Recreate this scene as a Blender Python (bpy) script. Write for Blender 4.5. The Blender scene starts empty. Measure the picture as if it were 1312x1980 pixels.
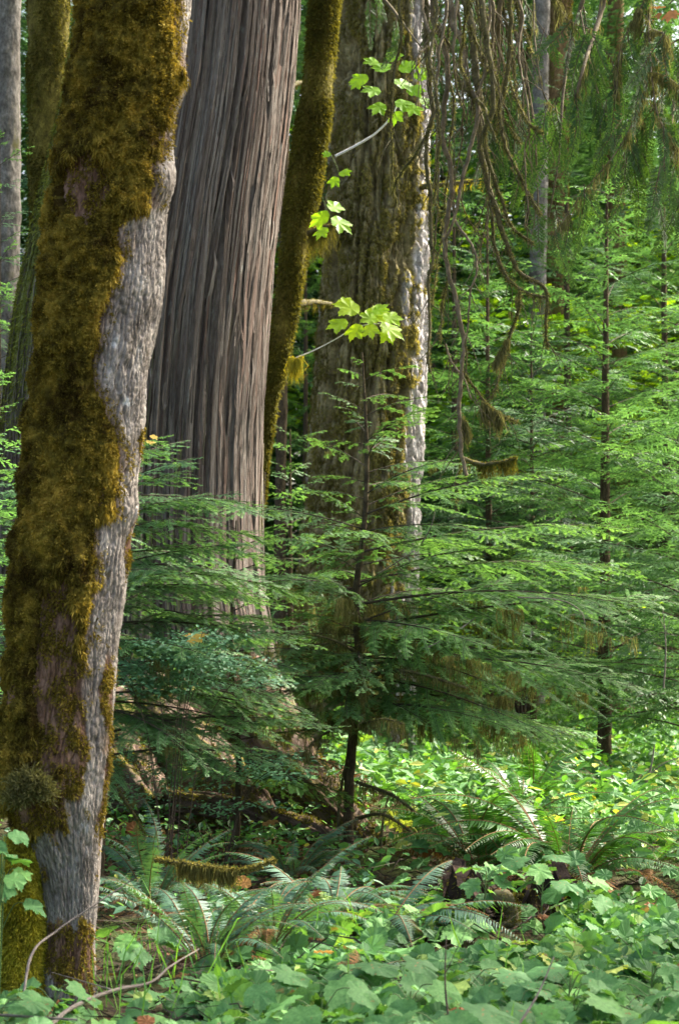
import bpy, math, random
import numpy as np

# ------------------------------------------------------------------ camera / world / sun
sc = bpy.context.scene
COL = sc.collection
F, CX, CY, HOR, CAMZ = 4205.0, 656.0, 990.0, 1200.0, 1.6
TILT = math.atan((HOR - CY) / F)
cd = bpy.data.cameras.new('camera')
cd.sensor_fit = 'VERTICAL'; cd.sensor_height = 24.0; cd.sensor_width = 16.0
cd.lens = 24.0 * F / 1980.0
cd.clip_end = 2000.0
cd.dof.use_dof = True; cd.dof.focus_distance = 13.0; cd.dof.aperture_fstop = 3.2
cam = bpy.data.objects.new('camera', cd); COL.objects.link(cam)
cam.location = (0, 0, CAMZ); cam.rotation_euler = (math.pi / 2 + TILT, 0, 0)
sc.camera = cam

SUN = np.array([0.60, 0.36, 0.70]); SUN /= np.linalg.norm(SUN)
w = bpy.data.worlds.new('World'); sc.world = w; w.use_nodes = True
wn = w.node_tree; wn.nodes.clear()
sk = wn.nodes.new('ShaderNodeTexSky'); sk.sky_type = 'NISHITA'; sk.sun_disc = False
sk.sun_elevation = math.asin(SUN[2]); sk.sun_rotation = math.atan2(SUN[0], SUN[1])
sk.air_density = 0.8; sk.dust_density = 7.0; sk.ozone_density = 0.3
bgn = wn.nodes.new('ShaderNodeBackground'); bgn.inputs['Strength'].default_value = 0.15
wo = wn.nodes.new('ShaderNodeOutputWorld')
wn.links.new(sk.outputs[0], bgn.inputs[0]); wn.links.new(bgn.outputs[0], wo.inputs[0])
sd = bpy.data.lights.new('sun', 'SUN'); sd.energy = 3.2; sd.angle = math.radians(0.5); sd.color = (1.0, 0.94, 0.84)
so = bpy.data.objects.new('sun', sd); COL.objects.link(so)
so.rotation_euler = (math.acos(SUN[2]), 0, math.atan2(SUN[1], SUN[0]) + math.pi / 2)
sc.view_settings.view_transform = 'Standard'; sc.view_settings.look = 'None'
sc.view_settings.exposure = 2.32; sc.view_settings.gamma = 1.0
sc.render.engine = 'CYCLES'
cy = sc.cycles
cy.max_bounces = 8; cy.diffuse_bounces = 4; cy.glossy_bounces = 2; cy.transmission_bounces = 4
cy.sample_clamp_indirect = 6.0; cy.use_denoising = True; cy.caustics_reflective = False; cy.caustics_refractive = False
try: cy.denoiser = 'OPENIMAGEDENOISE'
except Exception: pass

rng = np.random.default_rng(11)
def U(a, b, n=None): return rng.uniform(a, b, n)

# ------------------------------------------------------------------ geometry helpers
def P(px, py, d):
    """point at world depth d seen at photo pixel (px, py)"""
    a = (px - CX) / F; b = (CY - py) / F
    t = d / (math.cos(TILT) - b * math.sin(TILT))
    return np.array([a * t, d, CAMZ + (math.sin(TILT) + b * math.cos(TILT)) * t])
def pix(pts):
    q = np.asarray(pts) - np.array([0, 0, CAMZ])
    f = q[..., 1] * math.cos(TILT) + q[..., 2] * math.sin(TILT)
    u = -q[..., 1] * math.sin(TILT) + q[..., 2] * math.cos(TILT)
    return CX + F * q[..., 0] / f, CY - F * u / f
def nrm(v):
    v = np.asarray(v, float); return v / np.maximum(np.linalg.norm(v, axis=-1, keepdims=True), 1e-9)

_perm = np.random.default_rng(3).permutation(256); _perm = np.concatenate([_perm, _perm, _perm])
_g3 = nrm(np.random.default_rng(4).normal(size=(256, 3)))
def noise3(x, y, z):
    x, y, z = np.broadcast_arrays(np.asarray(x, float), np.asarray(y, float), np.asarray(z, float))
    xi, yi, zi = np.floor(x).astype(int), np.floor(y).astype(int), np.floor(z).astype(int)
    xf, yf, zf = x - xi, y - yi, z - zi
    f = lambda t: t * t * t * (t * (t * 6 - 15) + 10)
    u, v, q = f(xf), f(yf), f(zf)
    def gr(dx, dy, dz):
        g = _g3[_perm[_perm[_perm[(xi + dx) & 255] + ((yi + dy) & 255)] + ((zi + dz) & 255)]]
        return g[..., 0] * (xf - dx) + g[..., 1] * (yf - dy) + g[..., 2] * (zf - dz)
    l = lambda a, b, t: a + (b - a) * t
    return 1.6 * l(l(l(gr(0,0,0), gr(1,0,0), u), l(gr(0,1,0), gr(1,1,0), u), v),
                   l(l(gr(0,0,1), gr(1,0,1), u), l(gr(0,1,1), gr(1,1,1), u), v), q)
def fbm(x, y, z, o=3):
    s, a = 0, 1.0
    for k in range(o):
        s = s + a * noise3(x * 2**k + 7.3 * k, y * 2**k, z * 2**k); a *= 0.5
    return s
def sstep(a, b, x):
    t = np.clip((x - a) / (b - a), 0, 1); return t * t * (3 - 2 * t)

class Geo:
    def __init__(s): s.v = []; s.t = []; s.q = []; s.tm = []; s.qm = []; s.tint = []; s.bc = []; s.n = 0; s.hasbc = False
    def add(s, v, tris=None, quads=None, mat=0, tint=0.5, bc=None):
        v = np.asarray(v, float).reshape(-1, 3); k = len(v)
        s.v.append(v); s.tint.append(np.broadcast_to(np.asarray(tint, float), (k,)))
        if bc is not None: s.hasbc = True; s.bc.append(np.asarray(bc, float).reshape(-1, 3))
        else: s.bc.append(v)
        if tris is not None and len(tris):
            tris = np.asarray(tris, int).reshape(-1, 3); s.t.append(tris + s.n); s.tm.append(np.full(len(tris), mat))
        if quads is not None and len(quads):
            quads = np.asarray(quads, int).reshape(-1, 4); s.q.append(quads + s.n); s.qm.append(np.full(len(quads), mat))
        s.n += k
    def arrays(s):
        v = np.concatenate(s.v) if s.v else np.zeros((0, 3))
        t = np.concatenate(s.t) if s.t else np.zeros((0, 3), int)
        q = np.concatenate(s.q) if s.q else np.zeros((0, 4), int)
        return v, t, q
    def mesh(s, name, mats, smooth=True):
        v, t, q = s.arrays()
        me = bpy.data.meshes.new(name)
        me.vertices.add(len(v)); me.vertices.foreach_set('co', v.astype(np.float32).ravel())
        nl = 3 * len(t) + 4 * len(q)
        me.loops.add(nl)
        me.loops.foreach_set('vertex_index', np.concatenate([t.ravel(), q.ravel()]).astype(np.int32))
        me.polygons.add(len(t) + len(q))
        ls = np.concatenate([np.arange(len(t)) * 3, 3 * len(t) + np.arange(len(q)) * 4])
        me.polygons.foreach_set('loop_start', ls.astype(np.int32))
        mi = np.concatenate([np.concatenate(s.tm) if s.tm else np.zeros(0), np.concatenate(s.qm) if s.qm else np.zeros(0)])
        for m in mats: me.materials.append(m)
        me.polygons.foreach_set('material_index', mi.astype(np.int32))
        me.polygons.foreach_set('use_smooth', np.full(len(mi), smooth))
        a = me.attributes.new('tint', 'FLOAT', 'POINT'); a.data.foreach_set('value', np.concatenate(s.tint).astype(np.float32))
        if s.hasbc:
            b = me.attributes.new('bc', 'FLOAT_VECTOR', 'POINT'); b.data.foreach_set('vector', np.concatenate(s.bc).astype(np.float32).ravel())
        me.update(calc_edges=True)
        return me
    def obj(s, name, mats, parent=None, smooth=True):
        return link(name, s.mesh(name, mats, smooth), parent)

def link(name, me, parent=None):
    o = bpy.data.objects.new(name, me); COL.objects.link(o)
    if parent is not None: o.parent = parent
    return o
def thing(name, label, cat, loc=(0, 0, 0), group=None):
    o = bpy.data.objects.new(name, None); COL.objects.link(o)
    o.location = [float(c) for c in loc]; o['label'] = label; o['category'] = cat; o.empty_display_size = 0.2
    if group: o['group'] = group
    return o
def tag(o, label=None, cat=None, group=None, kind=None):
    if label: o['label'] = label
    if cat: o['category'] = cat
    if group: o['group'] = group
    if kind: o['kind'] = kind
    return o

def smooth_path(pts, n):
    pts = np.asarray(pts, float); m = len(pts)
    if m < 3:
        t = np.linspace(0, 1, n)[:, None]; return pts[0] * (1 - t) + pts[-1] * t
    ext = np.vstack([2 * pts[0] - pts[1], pts, 2 * pts[-1] - pts[-2]])
    out = []
    for s in np.linspace(0, m - 1 - 1e-6, n):
        i = int(s); t = s - i; p0, p1, p2, p3 = ext[i:i + 4]
        out.append(0.5 * (2 * p1 + (p2 - p0) * t + (2 * p0 - 5 * p1 + 4 * p2 - p3) * t * t + (3 * p1 - p0 - 3 * p2 + p3) * t ** 3))
    return np.array(out)

def tube(g, pts, radii, ns=6, mat=0, tint=0.5, rough=0.0, seed=0.0):
    pts = np.asarray(pts, float); n = len(pts); radii = np.broadcast_to(np.asarray(radii, float), (n,))
    T = nrm(np.gradient(pts, axis=0))
    ref = np.array([0.31, 0.87, 0.39]) if abs(T[:, 2]).mean() > 0.6 else np.array([0.05, 0.1, 1.0])
    A = nrm(np.cross(T, ref)); B = np.cross(T, A)
    th = np.linspace(0, 2 * math.pi, ns, endpoint=False)
    r = radii[:, None] * np.ones(ns)[None]
    if rough:
        L = np.concatenate([[0], np.cumsum(np.linalg.norm(np.diff(pts, axis=0), axis=1))])
        k = 0.7 / max(radii.max(), 1e-3)
        r = r * (1 + rough * noise3(np.cos(th)[None] * 1.3 + seed, np.sin(th)[None] * 1.3, L[:, None] * k * 0.5))
    V = pts[:, None] + r[..., None] * (np.cos(th)[None, :, None] * A[:, None] + np.sin(th)[None, :, None] * B[:, None])
    i = np.arange(n - 1)[:, None]; j = np.arange(ns)[None]; jn = (j + 1) % ns
    Q = np.stack([i * ns + j, i * ns + jn, (i + 1) * ns + jn, (i + 1) * ns + j], -1).reshape(-1, 4)
    g.add(V.reshape(-1, 3), quads=Q, mat=mat, tint=tint)
    c = V[-1].mean(0)
    g.add(np.vstack([V[-1], c]), tris=[(a, (a + 1) % ns, ns) for a in range(ns)], mat=mat, tint=tint)

def frames(nn, heading):
    """rotation matrices with z = nn and x along heading"""
    nn = nrm(nn); x = nrm(heading - (heading * nn).sum(-1, keepdims=True) * nn); y = np.cross(nn, x)
    return np.stack([x, y, nn], -1)
def inst(g, tv, tt, Rm, pos, scale, mat=0, tint=0.5, tq=None):
    n = len(pos); k = len(tv)
    V = np.einsum('nij,kj->nki', Rm, tv) * np.asarray(scale, float).reshape(-1, 1, 1) + pos[:, None]
    tn = np.repeat(np.broadcast_to(np.asarray(tint, float), (n,)), k)
    off = (np.arange(n) * k)[:, None, None]
    g.add(V.reshape(-1, 3), tris=(np.asarray(tt)[None] + off).reshape(-1, 3) if tt is not None else None,
          quads=(np.asarray(tq)[None] + off).reshape(-1, 4) if tq is not None else None, mat=mat, tint=tn)

def blades(g, p, d, width, mat=0, tint=0.5):
    """many small tapering two-segment blades: p base, d vector to the tip"""
    n = len(p); side = nrm(np.cross(d, rng.normal(size=(n, 3)))) * (np.broadcast_to(width, (n,)) * 0.5)[:, None]
    L = np.linalg.norm(d, axis=1)[:, None]
    mid = p + d * 0.55 + rng.normal(size=(n, 3)) * L * 0.13
    V = np.stack([p - side * .7, p + side * .7, mid + side, mid - side, p + d], 1)
    o = (np.arange(n) * 5)[:, None]
    g.add(V.reshape(-1, 3), quads=np.array([[0, 1, 2, 3]]) + o, tris=np.array([[3, 2, 4]]) + o, mat=mat,
          tint=np.repeat(np.broadcast_to(np.asarray(tint, float), (n,)), 5))

# ------------------------------------------------------------------ materials
def new_mat(name):
    m = bpy.data.materials.new(name); m.use_nodes = True; nt = m.node_tree; nt.nodes.clear()
    out = nt.nodes.new('ShaderNodeOutputMaterial'); return m, nt, out
def N(nt, t, **kw):
    n = nt.nodes.new(t)
    for k, v in kw.items(): setattr(n, k, v)
    return n
def ramp(nt, stops, src):
    r = N(nt, 'ShaderNodeValToRGB'); e = r.color_ramp.elements
    while len(e) < len(stops): e.new(0.5)
    for i, (p, c) in enumerate(stops): e[i].position = p; e[i].color = (*c, 1)
    nt.links.new(src, r.inputs[0]); return r
def mixc(nt, a, b, fac, mode='MIX'):
    m = N(nt, 'ShaderNodeMix', data_type='RGBA', blend_type=mode)
    for sock, val in ((m.inputs[0], fac), (m.inputs[6], a), (m.inputs[7], b)):
        if isinstance(val, (int, float)): sock.default_value = val
        elif isinstance(val, tuple): sock.default_value = (*val, 1)
        else: nt.links.new(val, sock)
    return m.outputs[2]
def tex(nt, vec, sx, sy, sz, scale=1.0, detail=4, rough=0.55):
    mp = N(nt, 'ShaderNodeMapping'); mp.inputs['Scale'].default_value = (sx, sy, sz)
    nt.links.new(vec, mp.inputs[0])
    t = N(nt, 'ShaderNodeTexNoise'); t.inputs['Scale'].default_value = scale; t.inputs['Detail'].default_value = detail
    t.inputs['Roughness'].default_value = rough
    nt.links.new(mp.outputs[0], t.inputs['Vector']); return t.outputs[0]

def leaf_mat(name, stops, trans=0.4, rough=0.45, spec=0.35, tcol=(1.5, 1.35, 0.4), patch=None):
    m, nt, out = new_mat(name)
    at = N(nt, 'ShaderNodeAttribute', attribute_name='tint')
    oi = N(nt, 'ShaderNodeObjectInfo')
    ma = N(nt, 'ShaderNodeMath', operation='MULTIPLY_ADD'); ma.inputs[1].default_value = 0.22
    nt.links.new(oi.outputs['Random'], ma.inputs[0])
    sb = N(nt, 'ShaderNodeMath', operation='SUBTRACT'); sb.inputs[1].default_value = 0.11
    nt.links.new(at.outputs['Fac'], sb.inputs[0]); nt.links.new(sb.outputs[0], ma.inputs[2])
    c = ramp(nt, stops, ma.outputs[0]).outputs[0]
    tc = N(nt, 'ShaderNodeTexCoord')
    t = tex(nt, tc.outputs['Object'], 1, 1, 1, 14, 3)
    c = mixc(nt, c, ramp(nt, [(0.3, (0.72, 0.75, 0.7)), (0.7, (1.2, 1.18, 1.1))], t).outputs[0], 1.0, 'MULTIPLY')
    if patch:
        t2 = tex(nt, tc.outputs['Object'], 1, 1, 1, patch[1], 3)
        c = mixc(nt, c, patch[0], ramp(nt, [(patch[2], (0, 0, 0)), (patch[2] + .05, (1, 1, 1))], t2).outputs[0])
    p = N(nt, 'ShaderNodeBsdfPrincipled'); p.inputs['Roughness'].default_value = rough
    p.inputs['Specular IOR Level'].default_value = spec
    nt.links.new(c, p.inputs['Base Color'])
    tr = N(nt, 'ShaderNodeBsdfTranslucent'); nt.links.new(mixc(nt, c, tcol, 1.0, 'MULTIPLY'), tr.inputs[0])
    mx = N(nt, 'ShaderNodeMixShader'); mx.inputs[0].default_value = trans
    nt.links.new(p.outputs[0], mx.inputs[1]); nt.links.new(tr.outputs[0], mx.inputs[2]); nt.links.new(mx.outputs[0], out.inputs[0])
    return m

def bark_mat(name, stops, su, sv, patches=(), bump=0.4, fine=(60, 12), rough=0.9, tint_stops=None):
    """bc attribute = (metres round the trunk, metres up, crack depth)"""
    m, nt, out = new_mat(name)
    at = N(nt, 'ShaderNodeAttribute', attribute_name='bc')
    tn = N(nt, 'ShaderNodeAttribute', attribute_name='tint')
    v = at.outputs['Vector']
    t1 = tex(nt, v, su, sv, 0, 1, 6, 0.62)
    c = ramp(nt, stops, t1).outputs[0]
    t2 = tex(nt, v, fine[0], fine[1], 0, 1, 5, 0.65)
    c = mixc(nt, c, ramp(nt, [(0.28, (0.45, 0.44, 0.43)), (0.5, (1, 1, 1)), (0.75, (1.5, 1.5, 1.5))], t2).outputs[0], 1.0, 'MULTIPLY')
    for col, sx, sy, lo, hi in patches:
        t = tex(nt, v, sx, sy, 0, 1, 5, 0.6)
        c = mixc(nt, c, col, ramp(nt, [(lo, (0, 0, 0)), (hi, (1, 1, 1))], t).outputs[0])
    if tint_stops:                       # a second bark tone, where tint says so
        f = ramp(nt, [(0.15, (0, 0, 0)), (0.85, (1, 1, 1))], tn.outputs['Fac']).outputs[0]
        c2 = ramp(nt, tint_stops, t1).outputs[0]
        c2 = mixc(nt, c2, ramp(nt, [(0.28, (0.5, 0.5, 0.5)), (0.5, (1, 1, 1)), (0.75, (1.4, 1.4, 1.4))], t2).outputs[0], 1.0, 'MULTIPLY')
        c = mixc(nt, c, c2, f)
    p = N(nt, 'ShaderNodeBsdfPrincipled'); p.inputs['Roughness'].default_value = 1.0; p.inputs['Specular IOR Level'].default_value = 0.06
    nt.links.new(c, p.inputs['Base Color'])
    b = N(nt, 'ShaderNodeBump'); b.inputs['Strength'].default_value = bump; b.inputs['Distance'].default_value = 0.02
    nt.links.new(t2, b.inputs['Height']); nt.links.new(b.outputs[0], p.inputs['Normal'])
    nt.links.new(p.outputs[0], out.inputs[0]); return m

def wood_mat(name, stops, scale=9, rough=0.85, bump=0.5, stretch=(1, 1, 1)):
    m, nt, out = new_mat(name)
    tc = N(nt, 'ShaderNodeTexCoord'); t1 = tex(nt, tc.outputs['Object'], *stretch, scale, 5, 0.65)
    c = ramp(nt, stops, t1).outputs[0]
    p = N(nt, 'ShaderNodeBsdfPrincipled'); p.inputs['Roughness'].default_value = rough; p.inputs['Specular IOR Level'].default_value = 0.2
    nt.links.new(c, p.inputs['Base Color'])
    t2 = tex(nt, tc.outputs['Object'], *stretch, scale * 6, 4, 0.6)
    b = N(nt, 'ShaderNodeBump'); b.inputs['Strength'].default_value = bump; b.inputs['Distance'].default_value = 0.01
    nt.links.new(t2, b.inputs['Height']); nt.links.new(b.outputs[0], p.inputs['Normal'])
    nt.links.new(p.outputs[0], out.inputs[0]); return m

M = {}
M['hemlock'] = leaf_mat('hemlock_needles', [(0.0, (0.056, 0.130, 0.050)), (0.5, (0.098, 0.218, 0.076)), (1.0, (0.168, 0.335, 0.098))], 0.48, 0.45, 0.35, (1.3, 1.25, .6))
M['hemlock_blue'] = leaf_mat('shade_tinted_needles', [(0.0, (0.055, 0.130, 0.060)), (0.5, (0.097, 0.218, 0.092)), (1.0, (0.155, 0.325, 0.12))], 0.46, 0.42, 0.4, (1.3, 1.25, .6))  # same needles with the bluish cast of shade put into the colour
M['hemlock_light'] = leaf_mat('young_hemlock_needles', [(0.0, (0.043, 0.10, 0.046)), (0.5, (0.080, 0.178, 0.072)), (1.0, (0.145, 0.28, 0.095))], 0.45, 0.45, 0.3, (1.15, 1.2, .6))
M['hemlock_shade'] = leaf_mat('shade_dark_needles', [(0.0, (0.014, 0.04, 0.020)), (0.5, (0.028, 0.075, 0.032)), (1.0, (0.05, 0.12, 0.045))], 0.3, 0.45, 0.3, (1.1, 1.2, .6))  # shade of the deep gaps put into the needle colour
M['far_conifer'] = leaf_mat('distant_conifer_needles', [(0.0, (0.038, 0.09, 0.046)), (0.5, (0.075, 0.168, 0.072)), (1.0, (0.135, 0.265, 0.09))], 0.45, 0.5, 0.3, (1.15, 1.2, .6))
M['cedar_leaf'] = leaf_mat('cedar_sprays', [(0.0, (0.026, 0.062, 0.022)), (0.5, (0.046, 0.105, 0.030)), (1.0, (0.08, 0.165, 0.04))], 0.4, 0.45, 0.3)
M['maple_leaf'] = leaf_mat('maple_leaves', [(0.0, (0.12, 0.28, 0.025)), (0.5, (0.21, 0.40, 0.03)), (1.0, (0.36, 0.52, 0.04))], 0.6, 0.45, 0.3, (1.35, 1.3, 0.35))
M['dead_leaf'] = leaf_mat('withered_leaves', [(0.0, (0.22, 0.09, 0.03)), (0.5, (0.34, 0.15, 0.07)), (1.0, (0.5, 0.36, 0.08))], 0.3, 0.7, 0.15, (1.1, 1, .8))
M['litter'] = leaf_mat('fallen_leaf_litter', [(0.0, (0.05, 0.028, 0.016)), (0.5, (0.12, 0.065, 0.038)), (1.0, (0.26, 0.17, 0.09))], 0.1, 0.85, 0.1)
M['thimble'] = leaf_mat('broad_leaves', [(0.0, (0.055, 0.145, 0.048)), (0.5, (0.103, 0.248, 0.088)), (0.9, (0.175, 0.37, 0.105)), (1.0, (0.34, 0.41, 0.10))], 0.35, 0.62, 0.2, (1.35, 1.3, 0.45), ((0.24, 0.15, 0.06), 7, 0.66))
M['salal'] = leaf_mat('small_glossy_leaves', [(0.0, (0.04, 0.13, 0.035)), (0.5, (0.09, 0.25, 0.06)), (0.9, (0.17, 0.40, 0.07)), (1.0, (0.36, 0.40, 0.08))], 0.4, 0.5, 0.35)
M['huckle'] = leaf_mat('bluish_small_leaves', [(0.0, (0.07, 0.18, 0.10)), (0.5, (0.13, 0.29, 0.17)), (1.0, (0.19, 0.39, 0.22))], 0.35, 0.45, 0.4)
M['fern'] = leaf_mat('fern_pinnae', [(0.0, (0.034, 0.085, 0.058)), (0.5, (0.062, 0.142, 0.092)), (1.0, (0.105, 0.21, 0.13))], 0.3, 0.55, 0.35, (1.4, 1.4, 0.4))
M['fern_green'] = leaf_mat('green_fern_pinnae', [(0.0, (0.018, 0.06, 0.02)), (0.5, (0.038, 0.12, 0.03)), (1.0, (0.08, 0.21, 0.045))], 0.35, 0.4, 0.45, (1.5, 1.5, 0.3))  # deeper, less blue green than the other fern pinnae
M['dead_frond'] = leaf_mat('dead_fern_pinnae', [(0.0, (0.07, 0.035, 0.015)), (0.5, (0.16, 0.085, 0.035)), (1.0, (0.28, 0.17, 0.07))], 0.25, 0.8, 0.1)
M['moss_gold'] = leaf_mat('golden_moss', [(0.0, (0.045, 0.030, 0.006)), (0.45, (0.148, 0.118, 0.020)), (0.75, (0.26, 0.198, 0.03)), (1.0, (0.38, 0.28, 0.055))], 0.3, 0.9, 0.1, (1.2, 1.1, 0.6))
M['moss_olive'] = leaf_mat('olive_moss', [(0.0, (0.035, 0.032, 0.008)), (0.5, (0.098, 0.098, 0.020)), (1.0, (0.205, 0.19, 0.04))], 0.35, 0.9, 0.1, (1.4, 1.25, 0.5))
M['moss_fir'] = leaf_mat('grey_olive_moss', [(0.0, (0.06, 0.055, 0.018)), (0.5, (0.16, 0.148, 0.045)), (1.0, (0.30, 0.27, 0.09))], 0.35, 0.9, 0.1, (1.3, 1.2, 0.6))
M['moss_green'] = leaf_mat('green_moss', [(0.0, (0.06, 0.08, 0.022)), (0.5, (0.16, 0.19, 0.045)), (1.0, (0.27, 0.30, 0.08))], 0.3, 0.9, 0.1)
M['moss_yellow'] = leaf_mat('yellow_green_moss', [(0.0, (0.16, 0.145, 0.018)), (0.5, (0.40, 0.36, 0.035)), (1.0, (0.58, 0.54, 0.08))], 0.3, 0.9, 0.1)
M['lichen'] = leaf_mat('hanging_lichen', [(0.0, (0.055, 0.055, 0.02)), (0.5, (0.125, 0.12, 0.045)), (1.0, (0.24, 0.23, 0.105))], 0.4, 0.9, 0.1, (1.15, 1.15, 0.7))
M['twig'] = wood_mat('twig_bark', [(0.3, (0.03, 0.022, 0.014)), (0.7, (0.085, 0.065, 0.045))])
M['branch'] = wood_mat('hanging_branch_bark', [(0.25, (0.05, 0.040, 0.020)), (0.55, (0.145, 0.115, 0.066)), (0.8, (0.27, 0.225, 0.14))], 14)
M['mossy_branch'] = wood_mat('mossy_branch_bark', [(0.3, (0.05, 0.042, 0.02)), (0.7, (0.14, 0.125, 0.055))], 30)
M['grey_twig'] = wood_mat('grey_dead_wood', [(0.3, (0.09, 0.075, 0.06)), (0.7, (0.23, 0.20, 0.165))], 12)
M['white_twig'] = wood_mat('pale_bare_twig', [(0.3, (0.45, 0.43, 0.40)), (0.7, (0.7, 0.68, 0.65))], 12)
M['stalk'] = wood_mat('fern_stalk', [(0.3, (0.12, 0.06, 0.025)), (0.7, (0.24, 0.14, 0.06))], 12)
M['green_stem'] = wood_mat('green_stem', [(0.3, (0.06, 0.12, 0.03)), (0.7, (0.14, 0.2, 0.06))], 12, 0.5)
M['rot'] = wood_mat('rotten_wood', [(0.3, (0.010, 0.007, 0.005)), (0.55, (0.028, 0.018, 0.012)), (0.8, (0.075, 0.048, 0.03))], 6, 0.95, 0.8)
M['cedar'] = bark_mat('cedar_bark', [(0.26, (0.050, 0.036, 0.028)), (0.42, (0.112, 0.089, 0.073)), (0.55, (0.17, 0.148, 0.127)), (0.75, (0.26, 0.245, 0.215))], 12, 0.28,
                      [((0.15, 0.100, 0.078), 5.5, 0.10, 0.54, 0.66), ((0.035, 0.024, 0.018), 8, .14, .60, .68), ((0.30, 0.305, 0.275), 25, 5, 0.62, 0.74)], 0.8, (85, 9),
                      tint_stops=[(0.3, (0.075, 0.085, 0.03)), (0.5, (0.18, 0.20, 0.07)), (0.75, (0.30, 0.32, 0.13))])
M['root_bark'] = bark_mat('weathered_log', [(0.3, (0.055, 0.038, 0.028)), (0.5, (0.125, 0.088, 0.066)), (0.75, (0.21, 0.165, 0.13))], 9, 2, [((0.15, 0.13, 0.04), 5, 3, .52, .62)], .8, (60, 14))
M['maple'] = bark_mat('maple_bark', [(0.3, (0.105, 0.089, 0.072)), (0.5, (0.235, 0.208, 0.178)), (0.7, (0.36, 0.335, 0.295))], 12, 5,
                      [((0.48, 0.49, 0.47), 12, 6, 0.62, 0.7), ((0.2, 0.14, 0.09), 6, 3, 0.60, 0.72), ((0.07, 0.058, 0.048), 70, 22, 0.60, 0.70), ((0.16, 0.13, 0.06), 16, 7, 0.64, 0.74)], 0.7, (90, 30),
                      tint_stops=[(0.3, (0.07, 0.04, 0.024)), (0.5, (0.165, 0.098, 0.064)), (0.75, (0.28, 0.185, 0.13))])
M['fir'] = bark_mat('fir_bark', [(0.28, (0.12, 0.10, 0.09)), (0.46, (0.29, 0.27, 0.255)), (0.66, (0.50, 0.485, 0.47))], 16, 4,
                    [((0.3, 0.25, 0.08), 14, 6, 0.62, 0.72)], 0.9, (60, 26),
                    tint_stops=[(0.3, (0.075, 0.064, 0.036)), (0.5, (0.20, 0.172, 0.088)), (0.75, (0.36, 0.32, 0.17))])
M['moss_bark'] = bark_mat('moss_covered_bark', [(0.3, (0.045, 0.04, 0.012)), (0.5, (0.11, 0.095, 0.022)), (0.75, (0.19, 0.165, 0.04))], 14, 9, [], 0.8, (70, 40))
M['grey_bark'] = bark_mat('grey_bark', [(0.3, (0.065, 0.06, 0.05)), (0.5, (0.14, 0.132, 0.115)), (0.75, (0.25, 0.24, 0.215))], 9, 6, [((0.1, 0.1, 0.04), 3, 2.0, 0.6, 0.7)], 0.5, (40, 22))
M['brown_bark'] = bark_mat('brown_bark', [(0.3, (0.06, 0.04, 0.022)), (0.5, (0.15, 0.1, 0.05)), (0.75, (0.26, 0.18, 0.09))], 12, 3, [((0.13, 0.12, 0.03), 6, 2.0, 0.52, 0.62)], 0.5, (50, 20))
M['dark_bark'] = bark_mat('sapling_bark', [(0.3, (0.03, 0.024, 0.016)), (0.55, (0.08, 0.062, 0.038)), (0.8, (0.14, 0.12, 0.06))], 25, 8, [], 0.6, (90, 30))
def ground_mat():
    m, nt, out = new_mat('forest_floor')
    tc = N(nt, 'ShaderNodeTexCoord'); v = tc.outputs['Object']
    c = ramp(nt, [(0.3, (0.025, 0.018, 0.012)), (0.5, (0.065, 0.045, 0.03)), (0.72, (0.13, 0.09, 0.058))], tex(nt, v, 1, 1, 1, 9, 8, 0.7)).outputs[0]
    c = mixc(nt, c, (0.06, 0.085, 0.02), ramp(nt, [(0.42, (0, 0, 0)), (0.62, (1, 1, 1))], tex(nt, v, 1, 1, 1, 1.1, 5)).outputs[0])
    p = N(nt, 'ShaderNodeBsdfPrincipled'); p.inputs['Roughness'].default_value = 0.95; p.inputs['Specular IOR Level'].default_value = 0.1
    nt.links.new(c, p.inputs['Base Color'])
    b = N(nt, 'ShaderNodeBump'); b.inputs['Strength'].default_value = 0.9; b.inputs['Distance'].default_value = 0.05
    nt.links.new(tex(nt, v, 1, 1, 1, 25, 6, 0.7), b.inputs['Height']); nt.links.new(b.outputs[0], p.inputs['Normal'])
    nt.links.new(p.outputs[0], out.inputs[0]); return m
M['ground'] = ground_mat()

# ------------------------------------------------------------------ ground
CED = P(290, 1600, 17.0); CED[2] = 0
def gz(x, y):
    x = np.asarray(x, float); y = np.asarray(y, float)
    h = 0.10 * noise3(x * 0.35, y * 0.35, 1.5) + 0.05 * noise3(x * 1.1, y * 1.1, 4.5)
    r = np.hypot(x - CED[0], y - CED[1]); h = h + 0.75 * np.exp(-(r / 2.0) ** 2)
    h = h + sstep(30, 90, y) * 3.0
    return h
def ground():
    g = Geo()
    xs = np.concatenate([-np.geomspace(6, 300, 30)[::-1], np.linspace(-5.9, 9, 200), np.geomspace(9.1, 300, 30)])
    ys = np.concatenate([-np.geomspace(3, 200, 15)[::-1], np.linspace(-2.9, 30, 380), np.geomspace(30.2, 400, 40)])
    X, Y = np.meshgrid(xs, ys)
    Z = gz(X, Y) + 0.02 * noise3(X * 5, Y * 5, 0.3) + 0.01 * noise3(X * 14, Y * 14, 8.3)
    n, m = X.shape; i = np.arange(n - 1)[:, None]; j = np.arange(m - 1)[None]
    Q = np.stack([i * m + j, i * m + j + 1, (i + 1) * m + j + 1, (i + 1) * m + j], -1).reshape(-1, 4)
    g.add(np.stack([X, Y, Z], -1).reshape(-1, 3), quads=Q)
    tag(g.obj('ground', [M['ground']]), 'brown forest floor of needles and rotten wood', kind='structure')
ground()

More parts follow.
